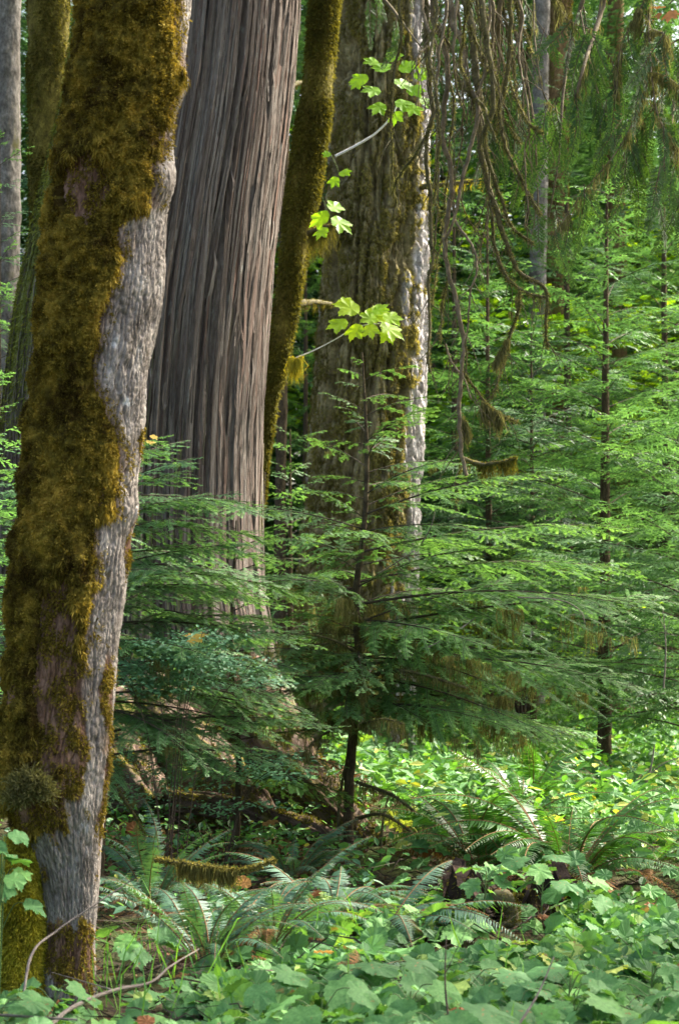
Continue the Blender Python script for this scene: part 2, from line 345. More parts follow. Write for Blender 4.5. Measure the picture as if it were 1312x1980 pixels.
# ------------------------------------------------------------------ big trunks
def interp_rows(z, zs, vals):
    """smooth (cosine-blended) interpolation of rows"""
    o = np.argsort(zs); v = np.interp(z, zs[o], vals[o])
    k = max(3, int(0.35 / (z[1] - z[0])) | 1); pad = np.pad(v, k // 2, mode='edge')
    return np.convolve(pad, np.ones(k) / k, 'valid')

class Trunk:
    """a trunk grid traced from edge pixels: rows of (py, x_left, x_right) at depth d"""
    def __init__(s, edges, d, dz, nth, zlo, zhi, seed=0.0, round_=1.0, path=None):
        cs, zs, rs = [], [], []
        for py, a, b in edges:
            p = P((a + b) / 2, py, d); cs.append(p[0]); zs.append(p[2]); rs.append((b - a) / 2 * d / F)
        zs = np.array(zs); cs = np.array(cs); rs = np.array(rs)
        s.z = np.arange(zlo, zhi, dz)
        top = zs.argmax(); o = np.argsort(zs)[::-1]
        sl = (cs[o[0]] - cs[o[1]]) / (zs[o[0]] - zs[o[1]])
        if zhi > zs.max():
            zs = np.append(zs, zhi + 1); cs = np.append(cs, cs[o[0]] + sl * 0.6 * (zhi + 1 - zs[:-1].max())); rs = np.append(rs, rs[o[0]] * 0.82)
        s.cx = interp_rows(s.z, zs, cs); s.r = interp_rows(s.z, zs, rs); s.cy = np.full_like(s.z, d)
        s.th = np.linspace(0, 2 * math.pi, nth, endpoint=False); s.nth = nth; s.d = d; s.seed = seed
        s.Rm = float(np.median(rs)); s.h = np.zeros((len(s.z), nth)); s.tint = np.zeros((len(s.z), nth))
    def coords(s):
        c, q = np.cos(s.th)[None], np.sin(s.th)[None]
        return c * s.Rm + s.seed, q * s.Rm + s.seed * 1.7, s.z[:, None] + 0 * c
    def pts(s, h=None):
        h = s.h if h is None else h
        r = s.r[:, None] + h
        return np.stack([s.cx[:, None] + r * np.cos(s.th), s.cy[:, None] + r * np.sin(s.th), s.z[:, None] + 0 * r], -1)
    def quads(s, keep=None):
        n, m = len(s.z), s.nth
        i = np.arange(n - 1)[:, None]; j = np.arange(m)[None]; jn = (j + 1) % m
        Q = np.stack([i * m + j, i * m + jn, (i + 1) * m + jn, (i + 1) * m + j], -1)
        if keep is not None: Q = Q[keep[:-1]]
        return Q.reshape(-1, 4)
    def bc(s):
        return np.stack([np.broadcast_to(s.th[None] * s.Rm, s.h.shape), np.broadcast_to(s.z[:, None], s.h.shape), s.h], -1)
    def normals(s, p):
        du = np.roll(p, -1, 1) - np.roll(p, 1, 1); dv = np.gradient(p, axis=0); return nrm(np.cross(du, dv))
    def obj(s, mat, parent, name='trunk', loc=(0, 0, 0)):
        g = Geo(); g.add(s.pts().reshape(-1, 3) - np.asarray(loc), quads=s.quads(), tint=s.tint.ravel(), bc=s.bc().reshape(-1, 3))
        return g.obj(name, [mat], parent)
    def scatter(s, p, mask, n, front=True):
        """random grid sites with probability mask; returns points, normals"""
        w = mask * s.r[:, None]
        if front: w = w * np.where(np.sin(s.th)[None] < 0.35, 1, 0.12)
        w = w.ravel(); w = w / w.sum()
        idx = rng.choice(len(w), n, p=w)
        nn = s.normals(p).reshape(-1, 3)[idx]; q = p.reshape(-1, 3)[idx]
        return q + rng.normal(size=(n, 3)) * 0.004, nn, idx

def fuzz(g, q, nn, lo, hi, width, down=0.5, out=0.7, tint=None, k=1):
    n = len(q)
    d = nrm(nn * out + rng.normal(size=(n, 3)) * 0.45 + np.array([0, 0, -down])) * U(lo, hi, n)[:, None]
    blades(g, q, d, width, tint=tint if tint is not None else U(0.1, 0.9, n))

def cedar_tree():
    root = thing('cedar_tree', 'massive old cedar with stringy grey-brown vertical bark and a flared base', 'tree', CED)
    E = [(0, 148, 578), (200, 120, 562), (400, 72, 538), (600, 28, 520), (800, 5, 508), (1000, -12, 501), (1150, -22, 508),
         (1250, -45, 528), (1350, -70, 560), (1450, -105, 600), (1550, -140, 640), (1650, -170, 672)]
    t = Trunk(E, 17.0, 0.02, 760, -0.3, 8.2, 3.0)
    x, y, z = t.coords()
    tw = 0.03 * noise3(x * .8, y * .8, z * 0.12)
    st = noise3(x * 3.4 + tw, y * 3.4, z * 0.07 + 2)                        # long fibrous plates
    f1 = np.abs(noise3(x * 6.5 + tw, y * 6.5, z * 0.10 + 9)); f2 = np.abs(noise3(x * 14, y * 14, z * 0.13 + 4)); f3 = noise3(x * 40, y * 40, z * 0.9)
    f4 = np.abs(noise3(x * 28, y * 28, z * 0.16 + 14))
    h = 0.022 * st - 0.075 * np.exp(-(f1 / 0.06) ** 2) - 0.042 * np.exp(-(f2 / 0.075) ** 2) + 0.006 * f3 - 0.014 * np.exp(-(f4 / 0.10) ** 2)
    strip = np.floor((t.th[None] * 1.05 + 0.01 * noise3(x * 2, y * 2, z * .3)) / .085)         # strips that split and step over one another
    h += 0.012 * noise3(strip * 3.7, np.floor(z * .55 + 3 * noise3(strip * 1.3, .5, .5)) * 2.3, 0.5)
    fl = np.exp(-np.clip(t.z, 0, 9) / 0.45)[:, None]
    h = h + fl * 0.28 * noise3(x * 1.6, y * 1.6, 2.2)
    h = h + 0.006 * noise3(x * 70, y * 70, z * 1.6) - 0.012 * np.exp(-(np.abs(noise3(x * 48, y * 48, z * .5 + 3)) / .14) ** 2)
    t.h = h
    px, py = pix(t.pts())
    m = sstep(215, 90, px + 40 * noise3(x * 3, y * 3, z * 0.5) - 0.03 * (900 - py)) * sstep(1000, 500, py)
    t.tint = np.clip(m, 0, 1)
    low = sstep(0.95, 0.3, z + 0.25 * noise3(x * 4, y * 4, z * 3)) * sstep(-.15, .25, noise3(x * 3, y * 3, z * 2))
    t.tint = np.clip(np.maximum(t.tint, low * 0.75), 0, 1)
    t.obj(M['cedar'], root, 'trunk', CED)
    g = Geo(); p = t.pts(); n = 1500; nz_, nt_ = t.h.shape                     # splitting, half-peeled strips of bark
    ii = rng.integers(0, nz_ - 40, n); jj = (rng.uniform(.5, 1.0, n) * nt_).astype(int) % nt_; jj = np.where(rng.random(n) < .12, rng.integers(0, nt_, n), jj)
    for i0, j0 in zip(ii, jj):
        ln = int(U(8, 40) if rng.random() < .35 else U(40, 170)); k = np.linspace(i0, min(i0 + ln, nz_ - 1), 6).astype(int); jw = (j0 + np.round(noise3(k * .05, j0, .5) * 3).astype(int)) % nt_
        out = np.stack([np.cos(t.th[jw]), np.sin(t.th[jw]), 0 * k], -1); tg = np.stack([-np.sin(t.th[jw]), np.cos(t.th[jw]), 0 * k], -1)
        lift = U(.001, .008) + np.linspace(1, 0, 6) ** 4 * U(0, .02) if rng.random() < .5 else U(.001, .008) + np.linspace(0, 1, 6) ** 4 * U(0, .02)
        w_ = U(.004, .016) * np.array([.35, .9, 1, .95, .8, .2])[:, None]; c = p[k, jw] + out * (lift + .004)[:, None] - CED
        V = np.concatenate([c - tg * w_, c + tg * w_ + out * .004]); Q = [(a, a + 6, a + 7, a + 1) for a in range(5)]
        b0 = np.stack([t.th[jw] * t.Rm + U(-3, 3), t.z[k], 0 * k], -1); g.add(V, quads=Q, tint=t.tint[i0, j0], bc=np.concatenate([b0, b0 + [.04, 0, 0]]))
    g.obj('bark_strips', [M['cedar']], root)
    g = Geo()
    q, nn, _ = t.scatter(p, m * (0.3 + 0.7 * (np.abs(noise3(x * 9, y * 9, z)) < 0.3)) + 1e-9, 52000)
    fuzz(g, q - CED, nn, 0.015, 0.05, 0.008, 0.9, 0.45, tint=U(.3, 1, 52000))
    g.obj('trunk_moss', [M['moss_green']], root)
    g = Geo(); q, nn, _ = t.scatter(p, low + 1e-9, 24000)
    fuzz(g, q - CED, nn, 0.015, 0.05, 0.008, 0.4, 0.6)
    g.obj('root_moss', [M['moss_olive']], root)
    return root
ROOTS = {}
ROOTS['cedar'] = cedar_tree()

def maple_tree():
    d = 9.5; base = P(130, 1905, d); base[2] = 0
    root = thing('maple_tree', 'leaning trunk in front, thick golden moss over pale grey bark', 'tree', base)
    E = [(-100, 190, 380), (0, 160, 369), (150, 140, 356), (300, 122, 337), (420, 106, 325), (600, 86, 312), (700, 76, 291), (900, 50, 270), (1100, 32, 250),
         (1300, 16, 226), (1400, 8, 216), (1500, 0, 207), (1560, 6, 201), (1620, 40, 196), (1700, 74, 187), (1800, 84, 181), (1850, 84, 180), (1920, 74, 186), (1990, 64, 194)]
    t = Trunk(E, d, 0.0065, 460, -0.2, 5.0, 5.0)
    x, y, z = t.coords()
    lump = 0.018 * fbm(x * 3, y * 3, z * 1.6, 3)
    cr = np.abs(noise3(x * 34 + .4 * noise3(x * 9, y * 9, z * 9), y * 34, z * 5.5)); cr2 = np.abs(noise3(x * 58, y * 58, z * 24 + 3))
    bark = -0.011 * np.exp(-(cr / 0.11) ** 2) - 0.007 * np.exp(-(cr2 / 0.13) ** 2) + 0.002 * noise3(x * 90, y * 90, z * 40)
    t.h = lump + bark
    p = t.pts(); px, py = pix(p)
    # a burl on the right side and a smaller swelling
    for bx, by, br, bh in ((300, 345, 48, 0.05), (345, 165, 36, 0.03), (255, 990, 30, 0.02)):
        fr = np.sin(t.th)[None] < 0.1
        t.h = t.h + bh * np.exp(-((px - bx) ** 2 + (py - by) ** 2) / br ** 2) * fr
    # extents of the moss mat, bare bark and reddish bark
    ys = [-100, 0, 120, 200, 290, 330, 400, 430, 500, 560, 620, 700, 780, 840, 960, 1000, 1015, 1060, 1130, 1200, 1300, 1400, 1500, 1580, 1640, 2000]
    xs = [362, 342, 350, 338, 314, 296, 300, 238, 234, 220, 208, 186, 212, 232, 236, 226, 192, 200, 204, 182, 176, 160, 150, 132, 60, 55]
    edge = np.interp(py, ys, xs) - 12 - 8 * sstep(950, 1100, py)
    wob = 13 * fbm(x * 8, y * 8, z * 6, 3)
    m = sstep(8, -8, px - edge + wob)
    back = np.sin(t.th)[None] > 0.05
    m = np.where(back, sstep(-.35, -.1, noise3(x * 2, y * 2, z)) * (np.cos(t.th)[None] < 0.1), m)
    nz = 14 * fbm(x * 9, y * 9, z * 4, 3)
    thin = sstep(.25, .6, fbm(x * 6 + 9, y * 6, z * 2.2, 3)) * sstep(500, 900, py) * (py < 1700)
    def patch(cx_, cy_, rx, ry): return sstep(1.25, 0.8, ((px - cx_ + nz) / rx) ** 2 + ((py - cy_ + 2 * nz) / ry) ** 2)
    red = np.maximum.reduce([patch(168, 360, 48, 64), patch(114, 1290, 42, 190), patch(145, 1450, 30, 100), patch(60, 1560, 40, 60), patch(112, 1560, 20, 70), patch(150, 1850, 60, 70)])
    red = np.maximum(red, .95 * thin); red = np.where(back, 0, red); m = m * (1 - 0.95 * red)
    m = m * sstep(-1.15, -0.75, fbm(x * 4.5, y * 4.5, z * 3.2, 3))
    t.tint = np.clip(np.maximum(red, 0.65 * m + 0.5 * sstep(30, 5, np.abs(px - edge + wob))), 0, 1)
    t.obj(M['maple'], root, 'trunk', base)
    # moss mat: an uneven pelt lying on the bark
    pel = (0.020 + 0.024 * fbm(x * 9, y * 9, z * 7, 4) + 0.016 * noise3(x * 22, y * 22, z * 18)) * sstep(25, -40, px - edge) + 0.006 + 0.02 * np.clip(fbm(x * 3, y * 3, z * 2.2 + 4, 2), -1, 1) + 0.008 * noise3(x * 50, y * 50, z * 50)
    hm = t.h + np.where(m > 0.35, np.clip(pel, 0.006, 0.09), 0.0) * sstep(0.3, 0.8, m)
    pm = t.pts(hm)
    g = Geo(); keep = (m > 0.35)
    tn = np.clip(0.52 + 0.55 * fbm(x * 5, y * 5, z * 3.5, 3) + 0.38 * noise3(x * 26, y * 26, z * 26) + 0.25 * noise3(x * 50, y * 50, z * 50) + 0.18 * sstep(-60, 0, px - edge) - 0.1, 0, 0.95)
    g.add(pm.reshape(-1, 3) - base, quads=t.quads(keep), tint=np.clip(tn - 0.15, 0, 1).ravel())
    q, nn, idx = t.scatter(pm, (m > 0.35) * (0.25 + np.clip(0.6 + noise3(x * 16, y * 16, z * 14), 0.1, 2)) + 1e-12, 230000)
    ti = np.clip(tn.ravel()[idx] + U(-0.22, 0.25, len(idx)), 0, 1)
    L = 0.95 + 0.95 * noise3(q[:, 0] * 14, q[:, 1] * 14, q[:, 2] * 11)
    dd = nrm(nn * 0.6 + rng.normal(size=(len(q), 3)) * 0.75 + np.array([0, 0, -0.25])) * (U(0.005, 0.0135, len(q)) * L)[:, None]
    blades(g, q - base, dd, U(0.0035, 0.0075, len(q)), tint=ti)
    # long beards of moss at the lower hems
    hem = (m > 0.3) * (np.roll(m, 12, 0) < 0.3)
    q, nn, idx = t.scatter(pm, hem + 1e-12, 4000)
    dd = nrm(nn * 0.25 + rng.normal(size=(len(q), 3)) * 0.2 + np.array([0, 0, -1.0])) * U(0.01, 0.05, len(q))[:, None]
    blades(g, q - base, dd, 0.005, tint=np.clip(tn.ravel()[idx] + U(-0.2, 0.2, len(idx)), 0, 1))
    for _ in range(140):                                                     # separate hanging tufts
        k_ = int(rng.choice(len(q))); c_ = q[k_]; n_ = int(U(20, 60))
        dd = (nrm(nn[k_] * .35 + rng.normal(size=(n_, 3)) * .3 + np.array([0, 0, -1.0])) * U(.015, .04, n_)[:, None]); blades(g, c_ - base + rng.normal(size=(n_, 3)) * .009, dd, .0045, tint=np.clip(U(.2, .9) + U(-.2, .2, n_), 0, 1))
    g.obj('moss', [M['moss_gold']], root)
    # a thin scatter of crust moss over the reddish bark and along the margin
    g = Geo(); q, nn, _ = t.scatter(t.pts(), np.clip(red * .8 + sstep(34, 0, np.abs(px - edge + wob)) * 0.6, 0, 1) * (1 - m) * (np.sin(t.th)[None] < 0) * np.clip(.35 + fbm(x * 14, y * 14, z * 9, 2), 0, 1) + 1e-12, 30000)
    fuzz(g, q - base, nn, 0.006, 0.022, 0.005, 0.6, 0.5, tint=U(0.1, 0.8, len(q)))
    g.obj('thin_moss', [M['moss_gold']], root)
    # the second, moss-clad stem at the foot of the trunk
    E2 = [(1520, 10, 90), (1600, 6, 84), (1700, 0, 80), (1800, -4, 80), (1880, -6, 82), (1960, -12, 92)]
    s = Trunk(E2, d - 0.06, 0.008, 220, -0.2, 0.88, 9.0); x, y, z = s.coords()
    s.h = 0.02 * fbm(x * 6, y * 6, z * 4, 3) + 0.006 * noise3(x * 40, y * 40, z * 30)
    fade = sstep(0.9, 0.55, s.z); s.cx = s.cx + (1 - fade) * 0.12; s.cy = s.cy + (1 - fade) * 0.15; s.r = s.r * (0.6 + .4 * fade)
    st = s.obj(M['moss_bark'], root, 'side_stem', base)
    g = Geo(); q, nn, _ = s.scatter(s.pts(), 0.3 + np.clip(noise3(x * 9, y * 9, z * 6) + 0.5, 0, 1), 42000)
    fuzz(g, q - base, nn, 0.01, 0.032, 0.006, 0.7, 0.55, tint=np.clip(0.45 + 0.35 * noise3(q[:, 0] * 9, q[:, 1] * 9, q[:, 2] * 7) + U(-.3, .3, len(q)), 0, 1))
    g.obj('stem_moss', [M['moss_yellow']], st)
    # grey feathery lichen tuft where the stem joins
    g = Geo(); n = 3000
    cc = np.array([P(a, b, d - .30) for a, b in ((20, 1540), (38, 1512), (58, 1500), (76, 1512), (88, 1530), (60, 1530), (40, 1545))]); ci = rng.integers(0, 7, n)
    q = cc[ci] + rng.normal(size=(n, 3)) * np.array([.022, .02, .018]); dd = nrm(q - cc[ci] + rng.normal(size=(n, 3)) * .02 + np.array([0, -.01, .01])) * U(.012, .034, n)[:, None]
    blades(g, q - base, dd, 0.004, tint=np.clip(U(.3, .9, n) + (rng.random(n) < .03) * 1.0, 0, 1)); g.obj('lichen', [M['lichen']], root)
maple_tree()

def fir_tree():
    d = 23.0; base = P(700, 1490, d); base[2] = 0
    root = thing('fir_tree', 'tall old fir right of the cedar, deeply furrowed mossy bark with pale sunlit edge', 'tree', base)
    E = [(0, 652, 832), (200, 644, 829), (400, 634, 826), (600, 622, 823), (800, 607, 816), (1000, 590, 808), (1200, 572, 800), (1350, 552, 796), (1480, 525, 800), (1560, 505, 815)]
    t = Trunk(E, d, 0.018, 520, -0.3, 11.0, 21.0); x, y, z = t.coords()
    f1 = np.abs(noise3(x * 5.0, y * 5.0, z * 0.7)); f2 = np.abs(noise3(x * 11, y * 11, z * 1.6 + 5)); f3 = noise3(x * 24, y * 24, z * 8)
    cut = np.abs(noise3(x * 6, y * 6, z * 4.5 + 11))
    t.h = 0.04 - 0.10 * np.exp(-(f1 / 0.13) ** 2) - 0.045 * np.exp(-(f2 / 0.14) ** 2) + 0.012 * f3 - 0.03 * np.exp(-(cut / 0.10) ** 2) - 0.02 * np.exp(-(np.abs(noise3(x * 20, y * 20, z * 4.0 + 2)) / .14) ** 2) + .008 * noise3(x * 40, y * 40, z * 16)
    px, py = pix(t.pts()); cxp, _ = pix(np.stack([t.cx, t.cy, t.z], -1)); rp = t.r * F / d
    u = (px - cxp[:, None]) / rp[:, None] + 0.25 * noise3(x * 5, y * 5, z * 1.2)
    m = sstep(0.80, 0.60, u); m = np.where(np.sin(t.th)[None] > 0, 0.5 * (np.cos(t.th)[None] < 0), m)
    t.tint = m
    t.obj(M['fir'], root, 'trunk', base)
    g = Geo(); p = t.pts()
    q, nn, idx = t.scatter(p, m * np.clip(0.5 + noise3(x * 6, y * 6, z * 3), 0.05, 2) * (t.h > -0.02) + 1e-9, 80000)
    ti = np.clip(0.4 + 0.4 * noise3(q[:, 0] * 4, q[:, 1] * 4, q[:, 2] * 2) + U(-.3, .3, len(q)), 0, 1)
    fuzz(g, q - base, nn, 0.015, 0.055, 0.010, 1.0, 0.5, tint=ti)
    # clumps of moss in bands
    q, nn, idx = t.scatter(p, (u > 0.15) * (u < .95) * (noise3(x * 6, y * 6, z * 5) > 0.32) * (np.sin(t.th)[None] < 0) + 1e-9, 26000)
    fuzz(g, q - base, nn, 0.02, 0.05, 0.010, 0.7, 0.6, tint=U(.5, 1, len(q)))
    g.obj('moss', [M['moss_fir']], root); return root
ROOTS['fir'] = fir_tree()

def mossy_trunk(name, label, E, d, zhi, bark, moss, nf=26000, dz=0.02, nth=120, seed=1.0, gold=0.0, flen=(0.015, 0.05), nmask=0.5):
    base = P((E[-1][1] + E[-1][2]) / 2, E[-1][0], d); base[2] = 0
    root = thing(name, label, 'tree', base)
    t = Trunk(E, d, dz, nth, -0.3, zhi, seed); x, y, z = t.coords()
    t.h = t.Rm * (0.12 * fbm(x * 5, y * 5, z * 2, 3)) + 0.006 * noise3(x * 30, y * 30, z * 12)
    t.obj(bark, root, 'trunk', base)
    if moss is not None:
        g = Geo(); q, nn, _ = t.scatter(t.pts(), np.clip(nmask + noise3(x * 4, y * 4, z * 2), 0.03, 2), nf)
        fuzz(g, q - base, nn, flen[0], flen[1], 0.009, 0.7, 0.6, tint=np.clip(0.45 + .3 * noise3(q[:, 0] * 5, q[:, 1] * 5, q[:, 2] * 3) + U(-.3, .3, len(q)), 0, 1))
        g.obj('moss', [moss], root)
    return root, base
LE = [(-40, 609, 663), (0, 601, 655), (150, 587, 645), (300, 565, 627), (400, 551, 613), (500, 539, 591), (600, 529, 575), (700, 519, 555), (800, 509, 533), (900, 499, 517), (1000, 483, 507), (1300, 435, 475), (1480, 410, 457)]
leaner, lbase = mossy_trunk('leaning_tree', 'slim leaning trunk furred with golden-brown moss, between cedar and fir', LE, 19.6, 8.0, M['moss_bark'], M['moss_olive'], 60000, 0.015, 160, 2.0)
mossy_trunk('mossy_tree', 'dark moss-covered trunk behind the cedar at upper left', [(0, 52, 136), (300, 58, 128), (700, 60, 130), (1480, 50, 140)], 22.5, 11.0, M['moss_bark'], M['moss_olive'], 50000, 0.03, 120, 4.0)
mossy_trunk('grey_tree', 'slender pale grey trunk cut by the left picture edge', [(0, -4, 41), (400, -8, 40), (900, -12, 40), (1450, -18, 42)], 25.0, 12.0, M['grey_bark'], None, 0, 0.03, 80, 6.0)
mossy_trunk('dark_thin_tree', 'thin dark trunk in the shade between leaning trunk and fir', [(700, 536, 556), (1000, 530, 552), (1420, 526, 554)], 29.0, 9.0, M['dark_bark'], None, 0, 0.05, 40, 7.0)
mossy_trunk('grey_tree', 'pale grey slim trunk behind the hanging branches at upper right', [(0, 1030, 1062), (300, 1026, 1058), (800, 1020, 1054), (1410, 1012, 1054)], 32.4, 12.0, M['grey_bark'], None, 0, 0.04, 60, 8.0)
mossy_trunk('brown_tree', 'brown mossy trunk just right of a pale slim trunk, upper right', [(0, 1058, 1104), (300, 1052, 1098), (800, 1050, 1098), (1400, 1040, 1104)], 33.0, 12.0, M['brown_bark'], M['moss_olive'], 26000, 0.04, 60, 10.0)

# ------------------------------------------------------------------ conifer boughs
def bough(L, seed, lod, droop=0.16, wide=0.40, dense=1.0):
    """flat hemlock spray along +X. returns Geo with mat 0 = needles, mat 1 = wood"""
    r = np.random.default_rng(seed); g = Geo()
    na = 14; s = np.linspace(0, 1, na); ph = r.uniform(0, 6)
    ax = np.stack([s * L, 0.04 * L * np.sin(s * 3 + ph) * s, 0.05 * L * np.sin(s * 2.2) - droop * L * s ** 2], -1)
    tube(g, ax, 0.0042 * L * (1 - s) + 0.0018, 5, 1, 0.4)
    at = lambda q: np.stack([np.interp(q, s, ax[:, k]) for k in range(3)], -1)
    seg_p, seg_d, seg_l, seg_t = [], [], [], []
    step = (0.038 if lod < 2 else 0.07) / L / dense
    q = 0.07; side = 1
    while q < 0.985:
        side = -side
        prof = (1 - q) ** 0.75 * min(1, 0.35 + q * 3.2) * 0.95 + 0.05
        l = wide * L * prof * r.uniform(0.45, 1.3); q += step * r.uniform(0.5, 1.4)
        if r.random() < 0.15: continue
        p0 = at(min(q, 1)); a = math.radians(r.uniform(36, 70) - 12 * q) * side
        dr = np.array([math.cos(a), math.sin(a), r.uniform(-0.24, 0.10)])
        m = 5; t = np.linspace(0, 1, m)[:, None]
        br = p0 + dr * l * t + np.array([0.18, -0.06 * side, -0.24]) * l * t * t
        tint = np.clip(0.25 + r.uniform(-0.15, 0.2) + 0.25 * q, 0, 1)
        if lod == 0: tube(g, br, np.linspace(0.0022, 0.001, m), 3, 1, 0.4)
        for k in range(m - 1):
            dv = br[k + 1] - br[k]; ll = np.linalg.norm(dv)
            seg_p.append(br[k]); seg_d.append(dv / ll); seg_l.append(ll); seg_t.append(tint + 0.3 * k / m)
        sub = 0.024 if lod == 0 else (0.022 if lod == 1 else 0.055)
        u = sub; ss = 1
        while u < l * 0.97:
            ss = -ss; f = u / l
            ls = min(0.10, 0.34 * l) * (1 - f) ** 0.7 * r.uniform(0.35, 1.25) + 0.012
            pb = np.array([np.interp(f, t[:, 0], br[:, c]) for c in range(3)])
            db = nrm(dr + np.array([0.36, -0.12 * side, -0.48]) * f); aa = math.radians(r.uniform(36, 66)) * ss
            pr = np.array([-db[1], db[0], 0]); pr /= np.linalg.norm(pr)
            ds = nrm(db * math.cos(aa) + pr * math.sin(aa) + np.array([0, 0, r.uniform(-0.38, 0.14)]))
            seg_p.append(pb); seg_d.append(ds); seg_l.append(ls); seg_t.append(tint + 0.35 * f + r.uniform(-.05, .15))
            u += sub * r.uniform(0.6, 1.4)
    for k in range(na - 5, na - 1):
        dv = ax[k + 1] - ax[k]; ll = np.linalg.norm(dv); seg_p.append(ax[k]); seg_d.append(dv / ll); seg_l.append(ll); seg_t.append(0.75)
    sp, sd_, sl, stt = map(np.array, (seg_p, seg_d, seg_l, seg_t)); stt = np.clip(stt, 0, 1)
    if lod == 0:                                    # two rows of single needles
        cnt = np.maximum(2, (sl / 0.0062).astype(int)); idx = np.repeat(np.arange(len(sl)), cnt)
        f = (np.arange(len(idx)) - np.repeat(np.cumsum(cnt) - cnt, cnt) + r.uniform(0, .6, len(idx))) / np.repeat(cnt, cnt)
        for sg in (1, -1):
            p = sp[idx] + sd_[idx] * (sl[idx] * f)[:, None]; d = sd_[idx]
            pr = nrm(np.stack([-d[:, 1], d[:, 0], 0 * f], -1)) * sg
            nd = nrm(d * 0.45 + pr + np.stack([0 * f, 0 * f, r.uniform(-.25, .15, len(f))], -1)) * (r.uniform(0.011, 0.018, len(f)) * (1.08 - 0.45 * f))[:, None]
            wv = d * 0.0024
            V = np.stack([p - wv, p + wv, p + nd + wv * .7, p + nd - wv * .7], 1)
            g.add(V.reshape(-1, 3), quads=np.array([[0, 1, 2, 3]]) + (np.arange(len(f)) * 4)[:, None], mat=0, tint=np.repeat(stt[idx], 4))
    else:                                           # one serrated leaf strip per twig
        wd = 0.0095 if lod == 1 else 0.026
        pr = nrm(np.stack([-sd_[:, 1], sd_[:, 0], r.uniform(-.3, .3, len(sl))], -1)) * wd
        e = sd_ * sl[:, None]
        if lod == 1:
            V = np.stack([sp, sp + e * .18 + pr, sp + e * .3 + pr * .45, sp + e * .5 + pr * .95, sp + e * .62 + pr * .4, sp + e * .84 + pr * .7, sp + e * 1.05,
                          sp + e * .84 - pr * .7, sp + e * .62 - pr * .4, sp + e * .5 - pr * .95, sp + e * .3 - pr * .45, sp + e * .18 - pr], 1)
            T = np.array([[0, 1, 2], [0, 2, 10], [0, 10, 11], [2, 3, 4], [2, 4, 8], [2, 8, 10], [8, 9, 10], [4, 5, 6], [4, 6, 8], [6, 7, 8]]); k = 12
        else:
            V = np.stack([sp, sp + e * .4 + pr, sp + e * 1.1, sp + e * .4 - pr], 1); T = np.array([[0, 1, 2], [0, 2, 3]]); k = 4
        g.add(V.reshape(-1, 3), tris=(T[None] + (np.arange(len(sl)) * k)[:, None, None]).reshape(-1, 3), mat=0, tint=np.repeat(stt, k))
    return g

BOUGH = {}
def bough_mesh(Lc, var, lod, leaf):
    key = (Lc, var, lod, leaf)
    if key not in BOUGH:
        BOUGH[key] = bough(Lc, int(Lc * 100) + var * 17 + lod, lod, 0.07 + 0.05 * var, 0.44 + 0.06 * (var % 2)).mesh('branch', [M[leaf], M['twig']], False)
    return BOUGH[key]
CLS = [0.4, 0.75, 1.15, 1.7]
def rotm(az, pitch, roll):
    ca, sa = math.cos(az), math.sin(az); cp, sp = math.cos(pitch), math.sin(pitch); cr, sr = math.cos(roll), math.sin(roll)
    Rz = np.array([[ca, -sa, 0], [sa, ca, 0], [0, 0, 1]]); Ry = np.array([[cp, 0, -sp], [0, 1, 0], [sp, 0, cp]]); Rx = np.array([[1, 0, 0], [0, cr, -sr], [0, sr, cr]])
    return Rz @ Ry @ Rx
def set_mat(o, Rm, p, s):
    from mathutils import Matrix
    m = Matrix.Identity(4)
    for i in range(3):
        for j in range(3): m[i][j] = Rm[i, j] * s
        m[i][3] = p[i]
    o.matrix_local = m

root_boughs = {}
def bough_lichen(L, root, n, zmax, lo, hi):
    bs = [b for b in root_boughs[root.name] if b[0][2] < zmax]
    for _ in range(n):
        p, az, l, pit = bs[int(rng.integers(0, len(bs)))]; f = U(.15, .85); w_ = U(.03, .09)
        q = p + np.array([math.cos(az) * math.cos(pit), math.sin(az) * math.cos(pit), math.sin(pit)]) * f * l + np.array([0, 0, -.16 * l * f * f])
        dv = np.array([math.cos(az), math.sin(az), 0]) * w_
        strands(L, np.array([q - dv, q + dv]), int(U(24, 60)), lo, hi, .004, .012, (.1, .9), 8)
def hemlock(label, base, H, boughs, lod, leaf, rad, path=None, name='hemlock_tree', seed=0, group=None, bark='dark_bark'):
    """boughs: list of (z, azimuth, length, pitch); path: trunk points relative to base"""
    r = np.random.default_rng(seed + 100)
    root = thing(name, label, 'tree', base, group)
    path = np.array(path if path is not None else [(0, 0, -0.15), (0.02, 0, H * .3), (-0.03, 0.01, H * .6), (0, 0, H)])
    c = smooth_path(path, 40); g = Geo(); zz = (c[:, 2] - c[0, 2]) / (c[-1, 2] - c[0, 2])
    tube(g, c, rad * (1 - zz) ** 0.8 + 0.004, 10, 0, 0.5, 0.25, seed)
    g.hasbc = True; g.bc = [np.stack([np.arctan2(v[:, 1], v[:, 0]) * rad, v[:, 2], 0 * v[:, 2]], -1) for v in g.v]
    g.obj('trunk', [M[bark]], root)
    for z, az, L, pitch in boughs:
        k = int(np.argmin([abs(math.log(L / q)) for q in CLS])); me = bough_mesh(CLS[k], int(r.integers(0, 3)), lod, leaf)
        o = link('branch', me, root)
        p = [np.interp(z, c[:, 2], c[:, j]) for j in range(2)] + [z]
        set_mat(o, rotm(az, pitch, r.uniform(-0.4, 0.4)), p, L / CLS[k])
    root_boughs[root.name] = [(np.array([np.interp(z, c[:, 2], c[:, j]) for j in range(2)] + [z]), az, L, pitch) for z, az, L, pitch in boughs]
    return root

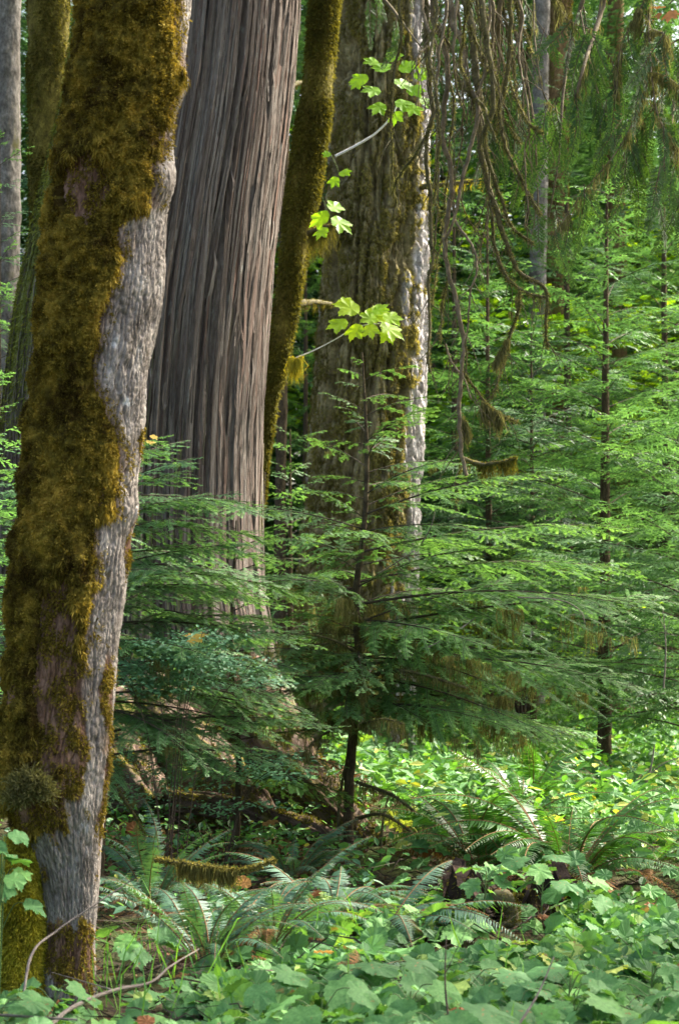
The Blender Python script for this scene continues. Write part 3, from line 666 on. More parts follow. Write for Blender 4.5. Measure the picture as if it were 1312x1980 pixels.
def random_boughs(n, z0, z1, Lf, seed, pitch=(0.0, 0.3), azf=None):
    r = np.random.default_rng(seed); out = []
    for i in range(n):
        z = z0 + (z1 - z0) * ((i + r.uniform(0, 1)) / n); az = (i * 2.4 + r.uniform(-.5, .5)) % (2 * math.pi)
        L = Lf(z, az) * r.uniform(0.75, 1.15)
        f = (z - z0) / (z1 - z0)
        out.append((z, az, max(0.15, L), r.uniform(*pitch) + 0.35 * f))
    return out

# the young hemlock in the middle
hb = P(674, 1668, 14.4); hb[2] = float(gz(hb[0], hb[1]))
Hh = 3.28
def Lhero(z, az):
    f = max(0.0, 1 - (z / Hh)); right = 0.5 + 0.5 * math.cos(az)
    return (0.22 + 1.45 * min(1, f * 1.2)) * (0.68 + 0.5 * right)
bl = random_boughs(50, 0.85, 3.2, Lhero, 5, (-0.14, 0.22))
bl += [(1.45, 0.05, 2.1, 0.10), (1.6, -0.35, 2.0, 0.06), (1.75, 0.25, 1.9, 0.12), (1.95, -0.12, 1.75, 0.12), (2.2, -0.5, 1.4, 0.2), (1.35, -0.7, 1.5, 0.0), (1.2, -0.25, 1.8, 0.02),
       (2.1, 3.3, 1.0, 0.2), (1.7, 3.9, 1.05, 0.1), (1.4, 2.9, 0.9, 0.0), (1.15, 4.4, 1.0, -0.05), (1.0, 5.2, 1.1, -0.1), (1.3, 4.75, 1.0, -.15), (1.1, 4.6, .95, -.2), (1.5, 5.3, 1.3, -.1), (1.25, 5.6, 1.5, -.08), (1.35, 3.7, 1.0, -.1), (1.05, 5.9, 1.5, -.12), (1.0, 0.2, 1.4, -.1)]
hero = hemlock('young hemlock in the middle with wide feathery boughs before the fir', hb, Hh, bl, 0, 'hemlock', 0.035,
               [(0, 0, -.15), (0.0, 0, .35), (0.03, 0, 0.8), (0.06, .02, 1.25), (0.05, 0, 1.7), (0.10, 0, 2.1), (0.12, 0, 2.6), (0.09, 0, Hh)], seed=2)

def strands(g, pts, n, lo, hi, width, spread=0.02, tint=(0, 1), clump=14):
    """wisps of lichen hanging from a polyline, in clumps"""
    k = max(1, n // clump); f = np.repeat(U(0, 1, k), clump) * (len(pts) - 1); i = np.minimum(f.astype(int), len(pts) - 2)
    p = pts[i] + (pts[i + 1] - pts[i]) * (f - i)[:, None] + rng.normal(size=(len(f), 3)) * np.array([spread, spread, spread * .3])
    L = np.repeat(U(lo, hi, k), clump) * U(0.4, 1.1, len(f))
    d = np.stack([rng.normal(size=len(f)) * .09, rng.normal(size=len(f)) * .09, -np.ones(len(f))], -1) * L[:, None]
    blades(g, p, d, np.full(len(f), width), tint=U(*tint, len(f)))

def hero_extras():
    g = Geo(); L = Geo(); w = Geo()
    def br(pts, r0, r1, fz=0, st=0, hi=0.12):
        q = smooth_path([P(*p) for p in pts], 26) - hb
        tube(g, q, np.linspace(r0, r1, 26), 7, 0, .5, .35, r0 * 999)
        if fz:
            i = rng.integers(0, 26, fz); p = q[i] + rng.normal(size=(fz, 3)) * r0
            blades(L, p, nrm(rng.normal(size=(fz, 3)) + np.array([0, 0, -.6])) * U(.01, .03, fz)[:, None], .005, tint=U(0, .7, fz))
        if st: strands(L, q, st, .03, hi, .004)
    br([(700, 1312, 14.3), (745, 1300, 14.0), (800, 1300, 13.7), (900, 1330, 13.5)], .016, .008, 300, 300)
    br([(690, 1262, 14.3), (650, 1240, 14.1), (600, 1225, 13.9)], .012, .004, 100, 60)
    br([(690, 1512, 14.3), (770, 1545, 13.9), (850, 1620, 13.5), (905, 1690, 13.2)], .013, .005, 500, 420, .16)
    br([(690, 1582, 14.3), (740, 1575, 14.0), (800, 1612, 13.8), (850, 1640, 13.6)], .013, .006, 300, 160, .1)
    br([(672, 1590, 14.35), (640, 1620, 14.3), (612, 1650, 14.2)], .014, .006, 100, 0)
    br([(735, 1670, 14.1), (740, 1590, 14.2), (752, 1530, 14.3)], .010, .004, 60, 0)
    br([(655, 1660, 14.3), (655, 1560, 14.4), (668, 1480, 14.4), (690, 1420, 14.4)], .012, .008, 300, 200)
    br([(660, 1180, 14.0), (700, 1205, 14.3), (690, 1290, 14.3)], .010, .012, 300, 240, .1)
    for pts in ([(640, 1410, 14.0), (600, 1440, 13.7), (570, 1480, 13.5)], [(700, 1400, 13.9), (740, 1390, 13.4), (780, 1400, 13.1)]): br(pts, .008, .003, 200, 200, .16)
    for pts in ([(730, 1110, 13.9), (770, 1085, 13.7), (800, 1065, 13.6)], [(815, 1050, 13.7), (832, 1020, 13.6), (840, 990, 13.5)], [(890, 1215, 13.4), (905, 1205, 13.4), (918, 1195, 13.3)], [(820, 1255, 13.5), (850, 1240, 13.5)],
                [(1000, 1155, 13.6), (1080, 1160, 13.5), (1120, 1180, 13.5), (1130, 1205, 13.5)]):
        q = smooth_path([P(*p) for p in pts], 12) - hb; tube(w, q, np.linspace(.005, .0025, 12), 5)
    bough_lichen(L, hero, 210, 1.7, .05, .24); bough_lichen(L, hero, 30, 2.6, .02, .08)
    g.obj('dead_branches', [M['mossy_branch']], hero); L.obj('lichen', [M['lichen']], hero); w.obj('bare_twigs', [M['grey_twig']], hero)
hero_extras()

# the hemlock behind the mossy trunk (its boughs reach right across the cedar's foot)
b2 = P(190, 1700, 12.9); b2[2] = float(gz(b2[0], b2[1]))
def L2(z, az): return (0.5 + 0.75 * min(1, max(0, (2.75 - z) / 1.1)))
bl = random_boughs(64, 0.8, 2.62, L2, 9, (-0.16, 0.14)) + [(2.25, -0.25, 0.95, 0.10), (2.0, -0.1, 1.15, 0.05), (1.8, 0.1, 1.1, 0.0), (1.6, -0.35, 1.2, 0.0), (1.45, 0.0, 1.15, -0.05), (1.25, -0.3, 1.1, -.1), (1.1, -0.6, 1.0, -.1), (2.35, .1, 1.0, .02), (2.15, -.4, 1.15, -.02), (1.9, -.2, 1.25, -.06), (1.7, -.5, 1.15, -.08), (1.5, .2, 1.2, -.1), (1.35, -.15, 1.25, -.12), (1.95, .3, 1.1, -.02), (1.15, .05, 1.15, -.14)]
h2 = hemlock('bluish young hemlock rooted behind the golden mossy trunk, boughs across the cedar', b2, 2.75, bl, 0, 'hemlock_blue', 0.028, seed=4)
L = Geo()
bough_lichen(L, h2, 50, 1.5, .03, .13)
L.obj('lichen', [M['lichen']], h2)

b3 = P(455, 1640, 14.2); b3[2] = float(gz(b3[0], b3[1]))
h3 = hemlock('small pale-sprayed hemlock in front of the cedar flare, left of the middle one', b3, 2.15, random_boughs(52, 0.45, 2.1, lambda z, az: .25 + .62 * min(1, max(0, (2.15 - z) / 1.0)), 17, (-0.2, 0.15)), 0, 'hemlock', 0.02, seed=6)
L = Geo(); bough_lichen(L, h3, 22, 1.4, .03, .13); L.obj('lichen', [M['lichen']], h3)
# left-edge hemlocks
def simple(label, px, d, H, n, z0, Lmax, leaf, seed, lod=1, rad=0.04, pitch=(0.0, 0.25), group=None, lean=0.0, Lmin=0.3):
    b = P(px, 1500, d); b[2] = float(gz(b[0], b[1]))
    Lf = lambda z, az: Lmin + (Lmax - Lmin) * min(1, max(0, (H - z) / H) * 1.5)
    return hemlock(label, b, H, random_boughs(n, z0, H * 0.985, Lf, seed, pitch), lod, leaf, rad,
                   [(0, 0, -.15), (.01, 0, H * .3), (lean * .5, .02, H * .6), (lean, 0, H)], seed=seed, group=group)
simple('bluish hemlock at the left edge behind the moss-clad trunk foot', -40, 14.5, 3.0, 40, 0.7, 0.95, 'hemlock_blue', 21)
simple('hemlock with drooping sprays beside the pale trunk at left edge', -10, 20.5, 6.2, 50, 1.8, 1.1, 'hemlock_blue', 22, rad=.05)
# mid-distance hemlocks
simple('taller bright green hemlock with straight dark stem at right', 1168, 21.5, 6.1, 96, 0.6, 1.75, 'hemlock_light', 31, lod=1, rad=0.075, lean=0.06)
simple('hemlock with thin dark stem just right of the fir', 945, 24.5, 6.6, 90, .5, 1.45, 'hemlock_light', 32, lod=1, rad=0.05)
simple('yellow-green hemlock spreading from the right picture edge', 1345, 19.5, 4.7, 80, .6, 1.5, 'hemlock_light', 33, lod=1, rad=0.05)
simple('hemlock coloured dark for shade, between the fir and the tall right hemlock', 1030, 24.0, 5.0, 90, 0.8, 1.7, 'hemlock_shade', 34, lod=1, rad=0.04)
simple('small hemlock crossing the foot of the fir on its left', 560, 20.0, 3.3, 44, .8, 0.8, 'hemlock', 35, lod=1, rad=0.04)
simple('dense green hemlock at right behind the tall straight one', 1290, 27.0, 8.5, 98, .6, 2.0, 'hemlock_light', 36, lod=1, rad=0.07)
simple('feathery hemlock far behind the thin dark stem beside the fir', 880, 29.0, 8.2, 94, .6, 1.8, 'hemlock_light', 37, lod=1, rad=0.07)
simple('bright hemlock filling the gap behind the tall right stem', 1100, 30.0, 9.5, 98, .6, 2.1, 'hemlock_light', 38, lod=1, rad=0.08)
simple('dim hemlock seen in the gap between leaning trunk and fir', 590, 31.0, 7.5, 80, 1.0, 1.6, 'hemlock', 39, lod=1, rad=0.07)

# ------------------------------------------------------------------ far trees: trunk + crown
def crown_mesh(H, z0, Lmax, nb, seed, leaf, lod=2):
    r = np.random.default_rng(seed); g = Geo()
    temps = [bough(Lmax, seed + i, lod, 0.2, 0.42, 1.0 if lod == 2 else .8) for i in range(3)]
    temps = [(t.arrays(), np.concatenate(t.tint), np.concatenate(t.tm) if t.tm else None, t) for t in temps]
    for i in range(nb):
        f = (i + r.uniform(0, 1)) / nb; z = z0 + (H - z0) * f ** 0.9
        L = (0.25 + 0.85 * (1 - f) ** 0.7 * min(1, .55 + f * 3)) * r.uniform(.7, 1.15)
        Rm = rotm(i * 2.399 + r.uniform(-.4, .4), r.uniform(-.1, .2) + 0.35 * f, r.uniform(-.5, .5))
        (v, t, q), tn, tm, src = temps[i % 3]
        g.add(v @ Rm.T * L + np.array([0, 0, z]), tris=t, quads=q, tint=np.clip(tn + r.uniform(-.2, .2), 0, 1))
    return g.mesh('crown', [M[leaf]], False)
def trunk_mesh(H, rad, mat):
    g = Geo(); c = np.array([(0.04 * math.sin(z), 0.04 * math.cos(z * 1.3), z) for z in np.linspace(-.4, H, 20)])
    tube(g, c, np.linspace(rad, .02, 20), 10, 0, .5, .2); g.hasbc = True
    g.bc = [np.stack([np.arctan2(v[:, 1], v[:, 0]) * rad, v[:, 2], 0 * v[:, 2]], -1) for v in g.v]
    return g.mesh('trunk', [mat])
far = [(crown_mesh(17, 1.0, 3.2, 150, 71, 'far_conifer'), trunk_mesh(17, .16, M['dark_bark'])),
       (crown_mesh(22, 1.5, 3.6, 170, 72, 'far_conifer'), trunk_mesh(22, .22, M['brown_bark'])),
       (crown_mesh(12, 0.6, 2.6, 120, 73, 'far_conifer'), trunk_mesh(12, .12, M['dark_bark']))]
def far_tree(x, y, k, s, rz):
    o = thing('conifer_tree', 'distant green conifer in the wall of forest behind the big trunks', 'tree', (x, y, float(gz(x, y))), 'distant conifers')
    o.rotation_euler = (0, 0, rz); o.scale = (s, s, s)
    link('crown', far[k][0], o); link('trunk', far[k][1], o)
fr = np.random.default_rng(77)
spots = []
for (d0, d1, n, sp) in ((34, 37, 9, 3.0), (38, 46, 17, 3.2), (47, 60, 24, 3.6), (62, 85, 26, 4.5)):
    half = 0.185 * d1 + 5
    for i in range(n):
        x = -half + 2 * half * (i + fr.uniform(.1, .9)) / n; spots.append((x, fr.uniform(d0, d1)))
for px_, d_ in ((835, 41), (900, 44), (965, 47), (1230, 43), (1300, 47), (770, 45), (1120, 50), (600, 46), (50, 44)): spots.append(((px_ - CX) / F * d_, d_))
for x, y in spots: far_tree(x, y, int(fr.integers(0, 3)), fr.uniform(.85, 1.25), fr.uniform(0, 6.28))

# ------------------------------------------------------------------ leaves
def palm_leaf(lobes, depth, serr, npts, base_gap=28, cup=0.12, asym=None):
    """palmate leaf, petiole at origin, tip along +X, size about 1"""
    ph = np.linspace(-180 + base_gap, 180 - base_gap, npts); lob = np.array(lobes[0]); ln = np.array(lobes[1])
    rr = np.zeros(npts)
    for a, l in zip(lob, ln): rr = np.maximum(rr, l * (1 - depth * np.minimum(1, (np.abs(ph - a) / lobes[2])) ** 0.9))
    rr = rr * (1 + serr * np.where(np.arange(npts) % 2 == 0, 1, -1))
    a = np.radians(ph); c0 = np.array([0.32, 0, 0])
    x = rr * np.cos(a) * 0.62 + 0.36; y = rr * np.sin(a) * 0.62
    crease = np.array([np.min(np.abs(p - lob)) for p in ph]) / 30.0
    z = cup * crease - 0.22 * rr ** 2 * 0.5
    V = np.vstack([[0.0, 0, 0], c0 + [0, 0, -.01], np.stack([x, y, z], -1)])
    T = [(1, 2 + i, 3 + i) for i in range(npts - 1)] + [(1, 0, 2), (1, 1 + npts, 0)]
    return V, np.array(T)
MAPLE = palm_leaf(([0, 52, -52, 105, -105], [1.0, .95, .95, .62, .62], 31), 0.44, 0.06, 45, 28, 0.05)
VINE = palm_leaf(([0, 40, -40, 80, -80, 125, -125], [1, .95, .95, .8, .8, .5, .5], 20), .4, 0.05, 25)
THIM = palm_leaf(([0, 62, -62, 122, -122], [1.0, .92, .92, .74, .74], 31), 0.22, 0.05, 41, 24, 0.06)
OV = (np.array([[0, 0, 0], [.3, .2, .04], [.62, .2, .02], [1, 0, -.08], [.62, -.2, .02], [.3, -.2, .04], [.5, 0, -.03]]), np.array([[0, 6, 1], [1, 6, 2], [2, 6, 3], [3, 6, 4], [4, 6, 5], [5, 6, 0]]))

def rand_up(n, tilt, toward=(0, 0, 0)):
    return nrm(np.array([0, 0, 1.0]) + rng.normal(size=(n, 3)) * tilt + np.asarray(toward))
def head(n):
    a = U(0, 2 * math.pi, n); return np.stack([np.cos(a), np.sin(a), 0 * a], -1)

# vine maples: bright airy broadleaf shrubs deep in the wood
def vine_maple_mesh(seed, H, spread, n):
    g = Geo(); w_ = Geo(); r = np.random.default_rng(seed); cent = []
    for k in range(6):
        a = r.uniform(0, 6.28); q = np.linspace(0, 1, 10)[:, None]
        e = np.array([math.cos(a), math.sin(a), 0]) * spread * r.uniform(.5, 1)
        c = e * q ** 1.5 + np.array([0, 0, 1]) * H * r.uniform(.6, 1) * (q * (2 - q)) ** .8
        tube(w_, c, np.linspace(.03, .006, 10), 6)
        for t in range(9): cent.append(c[int(r.integers(3, 10))] + r.normal(size=3) * np.array([.5, .5, .25]))
    cent = np.array(cent); i = r.integers(0, len(cent), n)
    p = cent[i] + r.normal(size=(n, 3)) * np.array([.34, .34, .07])
    inst(g, VINE[0], VINE[1], frames(rand_up(n, .28, (0.1, -.2, 0)), head(n)), p, r.uniform(.07, .12, n), tint=np.clip(.5 + r.normal(size=n) * .25, 0, 1))
    return g.mesh('crown', [M['maple_leaf']], False), w_.mesh('stems', [M['twig']])
vms = [vine_maple_mesh(5, 4.2, 1.8, 2600), vine_maple_mesh(6, 2.6, 1.5, 1700)]
for (px, d, k, s, lab) in ((880, 27.5, 1, .9, 'low sunlit vine maple seen low between the fir and the thin hemlock'), (960, 34, 0, 1.7, 'bright vine maple glowing behind the hanging branches'),
                           (575, 36, 0, 1.6, 'bright vine maple in the slot between cedar and fir'), (1200, 36, 0, 1.7, 'sunlit vine maple deep in the wood at upper right'), (1080, 40, 0, 2.2, 'tall pale vine maple behind the two slim trunks at upper right'),
                           (1010, 25.5, 1, .8, 'small vine maple below the boughs of the tall right hemlock'), (20, 34, 0, 1.8, 'vine maple seen past the pale trunk at left edge'), (860, 42, 0, 2.4, 'tall bright vine maple just right of the fir top'), (1290, 42, 0, 2.3, 'pale green vine maple at the far right edge of the wood')):
    b = P(px, 1450, d); b[2] = float(gz(b[0], b[1])); o = thing('vine_maple', lab, 'shrub', b); o.scale = (s, s, s); o.rotation_euler = (0, 0, px * .37)
    link('crown', vms[k][0], o); link('stems', vms[k][1], o)

# maple sprigs, sun and shade put into leaf tint: mid bunch lighter, top darker
def sprig(label, twig, leaves, d, mat='maple_leaf', twmat='white_twig', r0=.006):
    b = P(*twig[0], d); root = thing('maple_sprig', label, 'foliage', b)
    g = Geo(); q = smooth_path([P(x, y, d + .15 * i / len(twig)) for i, (x, y) in enumerate(twig)], 20) - b
    tube(g, q, np.linspace(r0, r0 * .5, 20), 6, rough=.3); g.obj('twig', [M[twmat]], root)
    V0, T0 = MAPLE
    for (x, y, size, ang, ti) in leaves:
        p = P(x, y, d + U(-.12, .12)) - b; a = math.radians(ang)
        hd = np.array([math.cos(a), -0.15, math.sin(a)]); nn = nrm(np.array([U(-.35, .35), -0.72, 0.55 + U(-.25, .25)]) if mat == 'maple_leaf' else np.array([U(-.6, .6), U(-.9, .1), 0.9]))
        g = Geo(); inst(g, V0, T0, frames(nn[None], hd[None]), p[None], np.array([size * .84 * d / F]), tint=ti); g.obj('leaf', [M[mat]], root, True)
        g = None
sprig('bright yellow-green maple sprig before the fir, halfway up its trunk', [(572, 692), (610, 676), (650, 655), (690, 632), (740, 625)],
      [(695, 601, 66, 165, 0.85), (678, 593, 53, 120, 1.00), (672, 622, 55, 200, 0.75), (694, 627, 53, 250, 1.00), (705, 614, 63, 30, 0.95), (721, 608, 48, 60, 0.65), (714, 627, 48, 280, 1.00), (735, 627, 66, -25, 1.00), (744, 637, 53, -70, 1.00), (727, 622, 47, 150, 0.75), (739, 615, 53, 20, 0.95)], 17.0, r0=.006)
sprig('largest bunch of maple leaves, at top of the fir with a white stem', [(648, 302), (690, 280), (725, 258), (756, 226), (770, 195)],
      [(712, 150, 48, 190, 0.45), (700, 156, 39, 230, 0.55), (742, 140, 54, 100, 0.25), (735, 175, 51, 200, 0.45), (760, 160, 58, 30, 0.35), (775, 140, 54, 60, 0.25), (740, 200, 50, 240, 0.45), (765, 195, 54, -40, 0.35), (785, 175, 48, 0, 0.25), (730, 125, 42, 130, 0.35), (790, 205, 48, -60, 0.45), (755, 120, 48, 80, 0.25), (800, 150, 50, 20, 0.25), (770, 215, 44, 260, 0.55), (810, 190, 42, -20, 0.25)], 16.5, r0=.011)
sprig('single small maple leaf with a bud above the pair, left edge of fir', [(640, 300), (652, 325), (655, 345)], [(650, 342, 34, 250, .4), (655, 338, 34, 20, .5), (640, 300, 24, 160, .3)], 17.2, twmat='green_stem', r0=.003)
sprig('pair of drooping maple leaves at the left edge of the fir', [(622, 380), (632, 405), (640, 425)], [(636, 412, 58, 200, .5), (642, 420, 62, -40, .6), (640, 408, 52, 60, .4), (630, 440, 44, 250, .5)], 17.2, twmat='green_stem', r0=.003)
sprig('withered yellow maple leaf caught on the boughs before the cedar', [(360, 1232), (380, 1240)], [(365, 1240, 46, 20, 1.0), (392, 1228, 40, 200, .9), (385, 1240, 40, 160, .8)], 12.2, 'dead_leaf', 'twig', .003)
sprig('small yellow leaf on the cedar bark right of the mossy trunk', [(276, 848), (288, 856)], [(282, 852, 30, -20, 1.0), (290, 845, 22, 40, .9)], 12.5, 'dead_leaf', 'twig', .002)
sprig('rusty red maple leaves in the top right corner', [(1312, -10), (1290, 10)], [(1285, 15, 52, 200, .3), (1300, 20, 46, 260, .5), (1276, 25, 34, 240, .4), (1308, 30, 40, -30, .4)], 13.0, 'dead_leaf', 'twig', .004)

# ------------------------------------------------------------------ hanging dead limbs at the top
def c2(pts, ox=656, oy=0): return [(ox + a / 2, oy + b / 2) for a, b in pts]
HANG = [
    (c2([(330, -120), (330, 0), (340, 150), (345, 300), (362, 420), (335, 560), (345, 700), (350, 850), (365, 1000), (350, 1100), (345, 1320), (350, 1440)]), .020, .008, 13.4, 1),
    (c2([(350, -120), (360, 0), (372, 100), (402, 170), (418, 300), (400, 450), (402, 560), (430, 640), (425, 760), (405, 900), (415, 1020), (440, 1130), (480, 1320), (465, 1540), (470, 1720), (490, 1840)]), .019, .012, 13.1, 0),
    (c2([(420, -120), (425, 0), (440, 100), (470, 160), (490, 330), (520, 380), (530, 480), (495, 600), (470, 700), (440, 860), (405, 930)]), .022, .008, 13.0, 0),
    (c2([(480, -120), (490, 0), (505, 80), (520, 200), (530, 300), (545, 420), (545, 560), (570, 680), (605, 830), (650, 950), (690, 1050), (790, 1120), (796, 1240), (797, 1340)]), .030, .007, 13.2, 1),
    (c2([(540, -120), (545, 0), (560, 120), (580, 250), (592, 400), (560, 520), (575, 640), (620, 760), (670, 880), (750, 940)]), .022, .007, 12.9, 1),
    (c2([(625, -120), (620, 0), (610, 150), (640, 300), (610, 420), (600, 520), (590, 600)]), .016, .006, 13.3, 0),
    (c2([(670, -120), (660, 0), (655, 150), (640, 330), (620, 420), (640, 560), (690, 660), (730, 740), (775, 830)]), .016, .006, 12.7, 1),
    (c2([(590, 800), (605, 980), (650, 1070), (720, 1130), (790, 1150)]), .011, .006, 13.2, 1),
    (c2([(440, 280), (500, 360), (560, 420), (600, 540)]), .012, .005, 12.9, 1),
    (c2([(440, 840), (490, 920), (530, 1020), (500, 1180), (490, 1320), (480, 1440)]), .009, .004, 13.0, 0),
    (c2([(260, -120), (230, 0), (240, 130), (205, 300), (195, 450), (210, 640), (200, 750)]), .010, .004, 13.6, 1),
    (c2([(350, 500), (290, 600), (230, 680), (200, 750)]), .009, .004, 13.4, 1),
    (c2([(700, 1130), (680, 1240), (650, 1320), (625, 1430), (580, 1540)]), .009, .003, 13.0, 1),
    (c2([(480, 1440), (560, 1550), (620, 1600), (685, 1630)]), .008, .003, 13.0, 1),
    (c2([(405, 1330), (430, 1400), (490, 1480), (510, 1540)]), .007, .003, 13.1, 0),
    (c2([(310, -60), (325, 60), (370, 160), (390, 250)]), .015, .006, 13.2, 0), (c2([(460, -80), (450, 60), (440, 200), (455, 330), (490, 480)]), .013, .004, 12.8, 0),
    (c2([(570, -60), (600, 60), (585, 200), (610, 330), (640, 420), (670, 500)]), .012, .004, 13.1, 0), (c2([(385, 100), (440, 220), (480, 420), (470, 560), (440, 700)]), .010, .003, 13.3, 0),
    (c2([(505, 100), (560, 240), (610, 300)]), .010, .004, 12.8, 1), (c2([(520, -80), (540, 100), (560, 330), (600, 420), (640, 470), (700, 550)]), .010, .003, 13.4, 1),
    (c2([(340, 180), (300, 240), (320, 360), (330, 420)]), .006, .002, 13.2, 0), (c2([(400, -80), (410, 60), (380, 240), (370, 420), (385, 640), (380, 860), (365, 980)]), .012, .004, 13.0, 0),
    (c2([(570, 760), (540, 850), (520, 900)]), .004, .002, 13.1, 0), (c2([(470, 760), (500, 850), (560, 940)]), .005, .002, 13.0, 0), (c2([(425, 1040), (400, 1180), (385, 1310)]), .007, .003, 13.2, 1),
    (c2([(660, -80), (690, 60), (730, 150), (745, 210)]), .007, .003, 13.3, 1), (c2([(655, 300), (690, 400), (740, 480), (780, 510)]), .006, .002, 13.0, 1),
]
for _k in range(11):
    _x = U(822, 1015); _y1 = U(180, 720) * (1 - .4 * abs(_x - 900) / 120); _pts = [(_x, -110)]; _n = int(4 + _y1 / 110)
    for _i in range(1, _n + 1): _x += U(-16, 17); _pts.append((_x, -110 + (_y1 + 110) * _i / _n))
    HANG.append((_pts, U(.008, .017), .003, U(12.6, 13.8), int(rng.random() < .55)))
def hanging():
    b = P(870, -180, 13.2)
    root = thing('drooping_limb', 'tangle of bare drooping branches hanging right of the fir', 'branch', b)
    lich = Geo(); anc = smooth_path([P(300, -640, 16.8), P(560, -420, 15.5), P(820, -200, 13.4), P(1010, -190, 13.1), P(1100, -150, 13.0)], 30) - b
    g = Geo(); tube(g, anc, np.linspace(.085, .03, 30), 12, 0, .5, .3); g.obj('main_limb', [M['branch']], root)
    for k, (pts, r0, r1, d, mossy) in enumerate(HANG):
        n = 10 * len(pts); dep = d + .25 * np.sin(np.linspace(0, 3, len(pts)) + k)
        q = smooth_path([P(x, y, dd) for (x, y), dd in zip(pts, dep)], n) - b
        q = q + np.stack([noise3(q[:, 2] * 7, k * 3.1, 0.5), noise3(q[:, 2] * 7, k * 3.1, 7.5), 0 * q[:, 2]], -1) * .014 + np.stack([noise3(q[:, 2] * 22, k * 3.1, 0.5), noise3(q[:, 2] * 22, k * 3.1, 7.5), 0 * q[:, 2]], -1) * .005
        g = Geo(); tube(g, q, np.linspace(r0, r1, n) * .98, 8, 0, .5, .35, k)
        for _ in range(int(4 + n / 7)):                                # side twigs
            i = int(rng.integers(2, n - 1)); l = U(.06, .28); dv = nrm(np.array([U(-.8, .8), U(-.5, .5), -1 + U(-.3, .5)]))
            tw = smooth_path([q[i], q[i] + dv * l * .5, q[i] + dv * l + np.array([U(-.05, .05), 0, -.03])], 7)
            tube(g, tw, np.linspace(min(.004, r0 * .5), .0012, 7), 4)
        g.obj('branch', [M['mossy_branch'] if mossy else M['branch']], root)
        nf = int(n * (22 if mossy else 3)); i = rng.integers(0, n, nf); p = q[i] + rng.normal(size=(nf, 3)) * np.linspace(r0, r1, n)[i][:, None] * .7
        blades(lich, p, nrm(rng.normal(size=(nf, 3)) + np.array([0, 0, -.9])) * U(.008, .03, nf)[:, None], .004, tint=U(.25, 1, nf))
        if mossy: strands(lich, q[n // 3:], 7 * len(pts), .03, .12, .004, .008, (.2, 1), 10)
    for (x0, y0, x1, y1, n, hi) in ((930, 775, 968, 800, 620, .12), (893, 800, 903, 830, 240, .12), (955, 700, 990, 640, 300, .08), (985, 605, 1010, 560, 100, .06)):
        a = np.array([P(x0 + (x1 - x0) * t, y0 + (y1 - y0) * t, 13.0) for t in np.linspace(0, 1, 6)]) - b; strands(lich, a, n, .06, hi * 1.6, .0045, .008, (.4, 1), 20)
    lich.obj('lichen', [M['lichen']], root)
hanging()

# cedar boughs with hanging fern-like sprays, top right
def cedar_spray(seed, L):
    """flat drooping spray hanging along -Z from the origin, fanned in the XZ plane"""
    r = np.random.default_rng(seed); g = Geo(); na = 10; s = np.linspace(0, 1, na); bend = r.uniform(-.35, .35)
    ax = np.stack([L * bend * s ** 1.6, .06 * L * np.sin(3 * s), -L * s * (1 - .1 * s)], -1); tube(g, ax, np.linspace(.0035, .001, na), 4, 1)
    sp, ed, ti, wd = [], [], [], []; q = .06; side = 1
    while q < .97:
        side = -side; q += .0115 / L * r.uniform(.85, 1.2)
        l = .078 * (L / .4) ** .5 * max(0.0, 1.02 - q) ** .6 * min(1, .5 + 2 * q) * r.uniform(.75, 1.1) + .008
        p = np.array([np.interp(q, s, ax[:, k]) for k in range(3)]); a = math.radians(r.uniform(42, 58)) * side
        d = np.array([math.sin(a), r.uniform(-.2, .2), -math.cos(a)]); sp.append(p); ed.append(d * l); ti.append(.3 + .4 * q); wd.append(.0050)
        for u in (.35, .62):
            for ss in (1, -1):
                b_ = a + ss * math.radians(38); sp.append(p + d * l * u); ed.append(np.array([math.sin(b_), d[1], -math.cos(b_)]) * l * .34 * r.uniform(.6, 1.1)); ti.append(.4 + .4 * u); wd.append(.0038)
    sp, ed, ti, wd = map(np.array, (sp, ed, ti, wd)); pr = nrm(np.cross(ed, np.array([0, 1, 0]) + r.normal(size=ed.shape) * .15)) * wd[:, None]
    V = np.stack([sp - pr * .5, sp + pr * .5, sp + ed * .6 + pr, sp + ed * 1.02, sp + ed * .6 - pr], 1)
    o = (np.arange(len(sp)) * 5)[:, None]; g.add(V.reshape(-1, 3), quads=np.array([[0, 1, 2, 4]]) + o, tris=np.array([[4, 2, 3]]) + o, tint=np.repeat(np.clip(ti, 0, 1), 5)); return g
SPR = [cedar_spray(i, L).mesh('spray', [M['cedar_leaf'], M['twig']], False) for i, L in enumerate((.32, .42, .55, .38))]
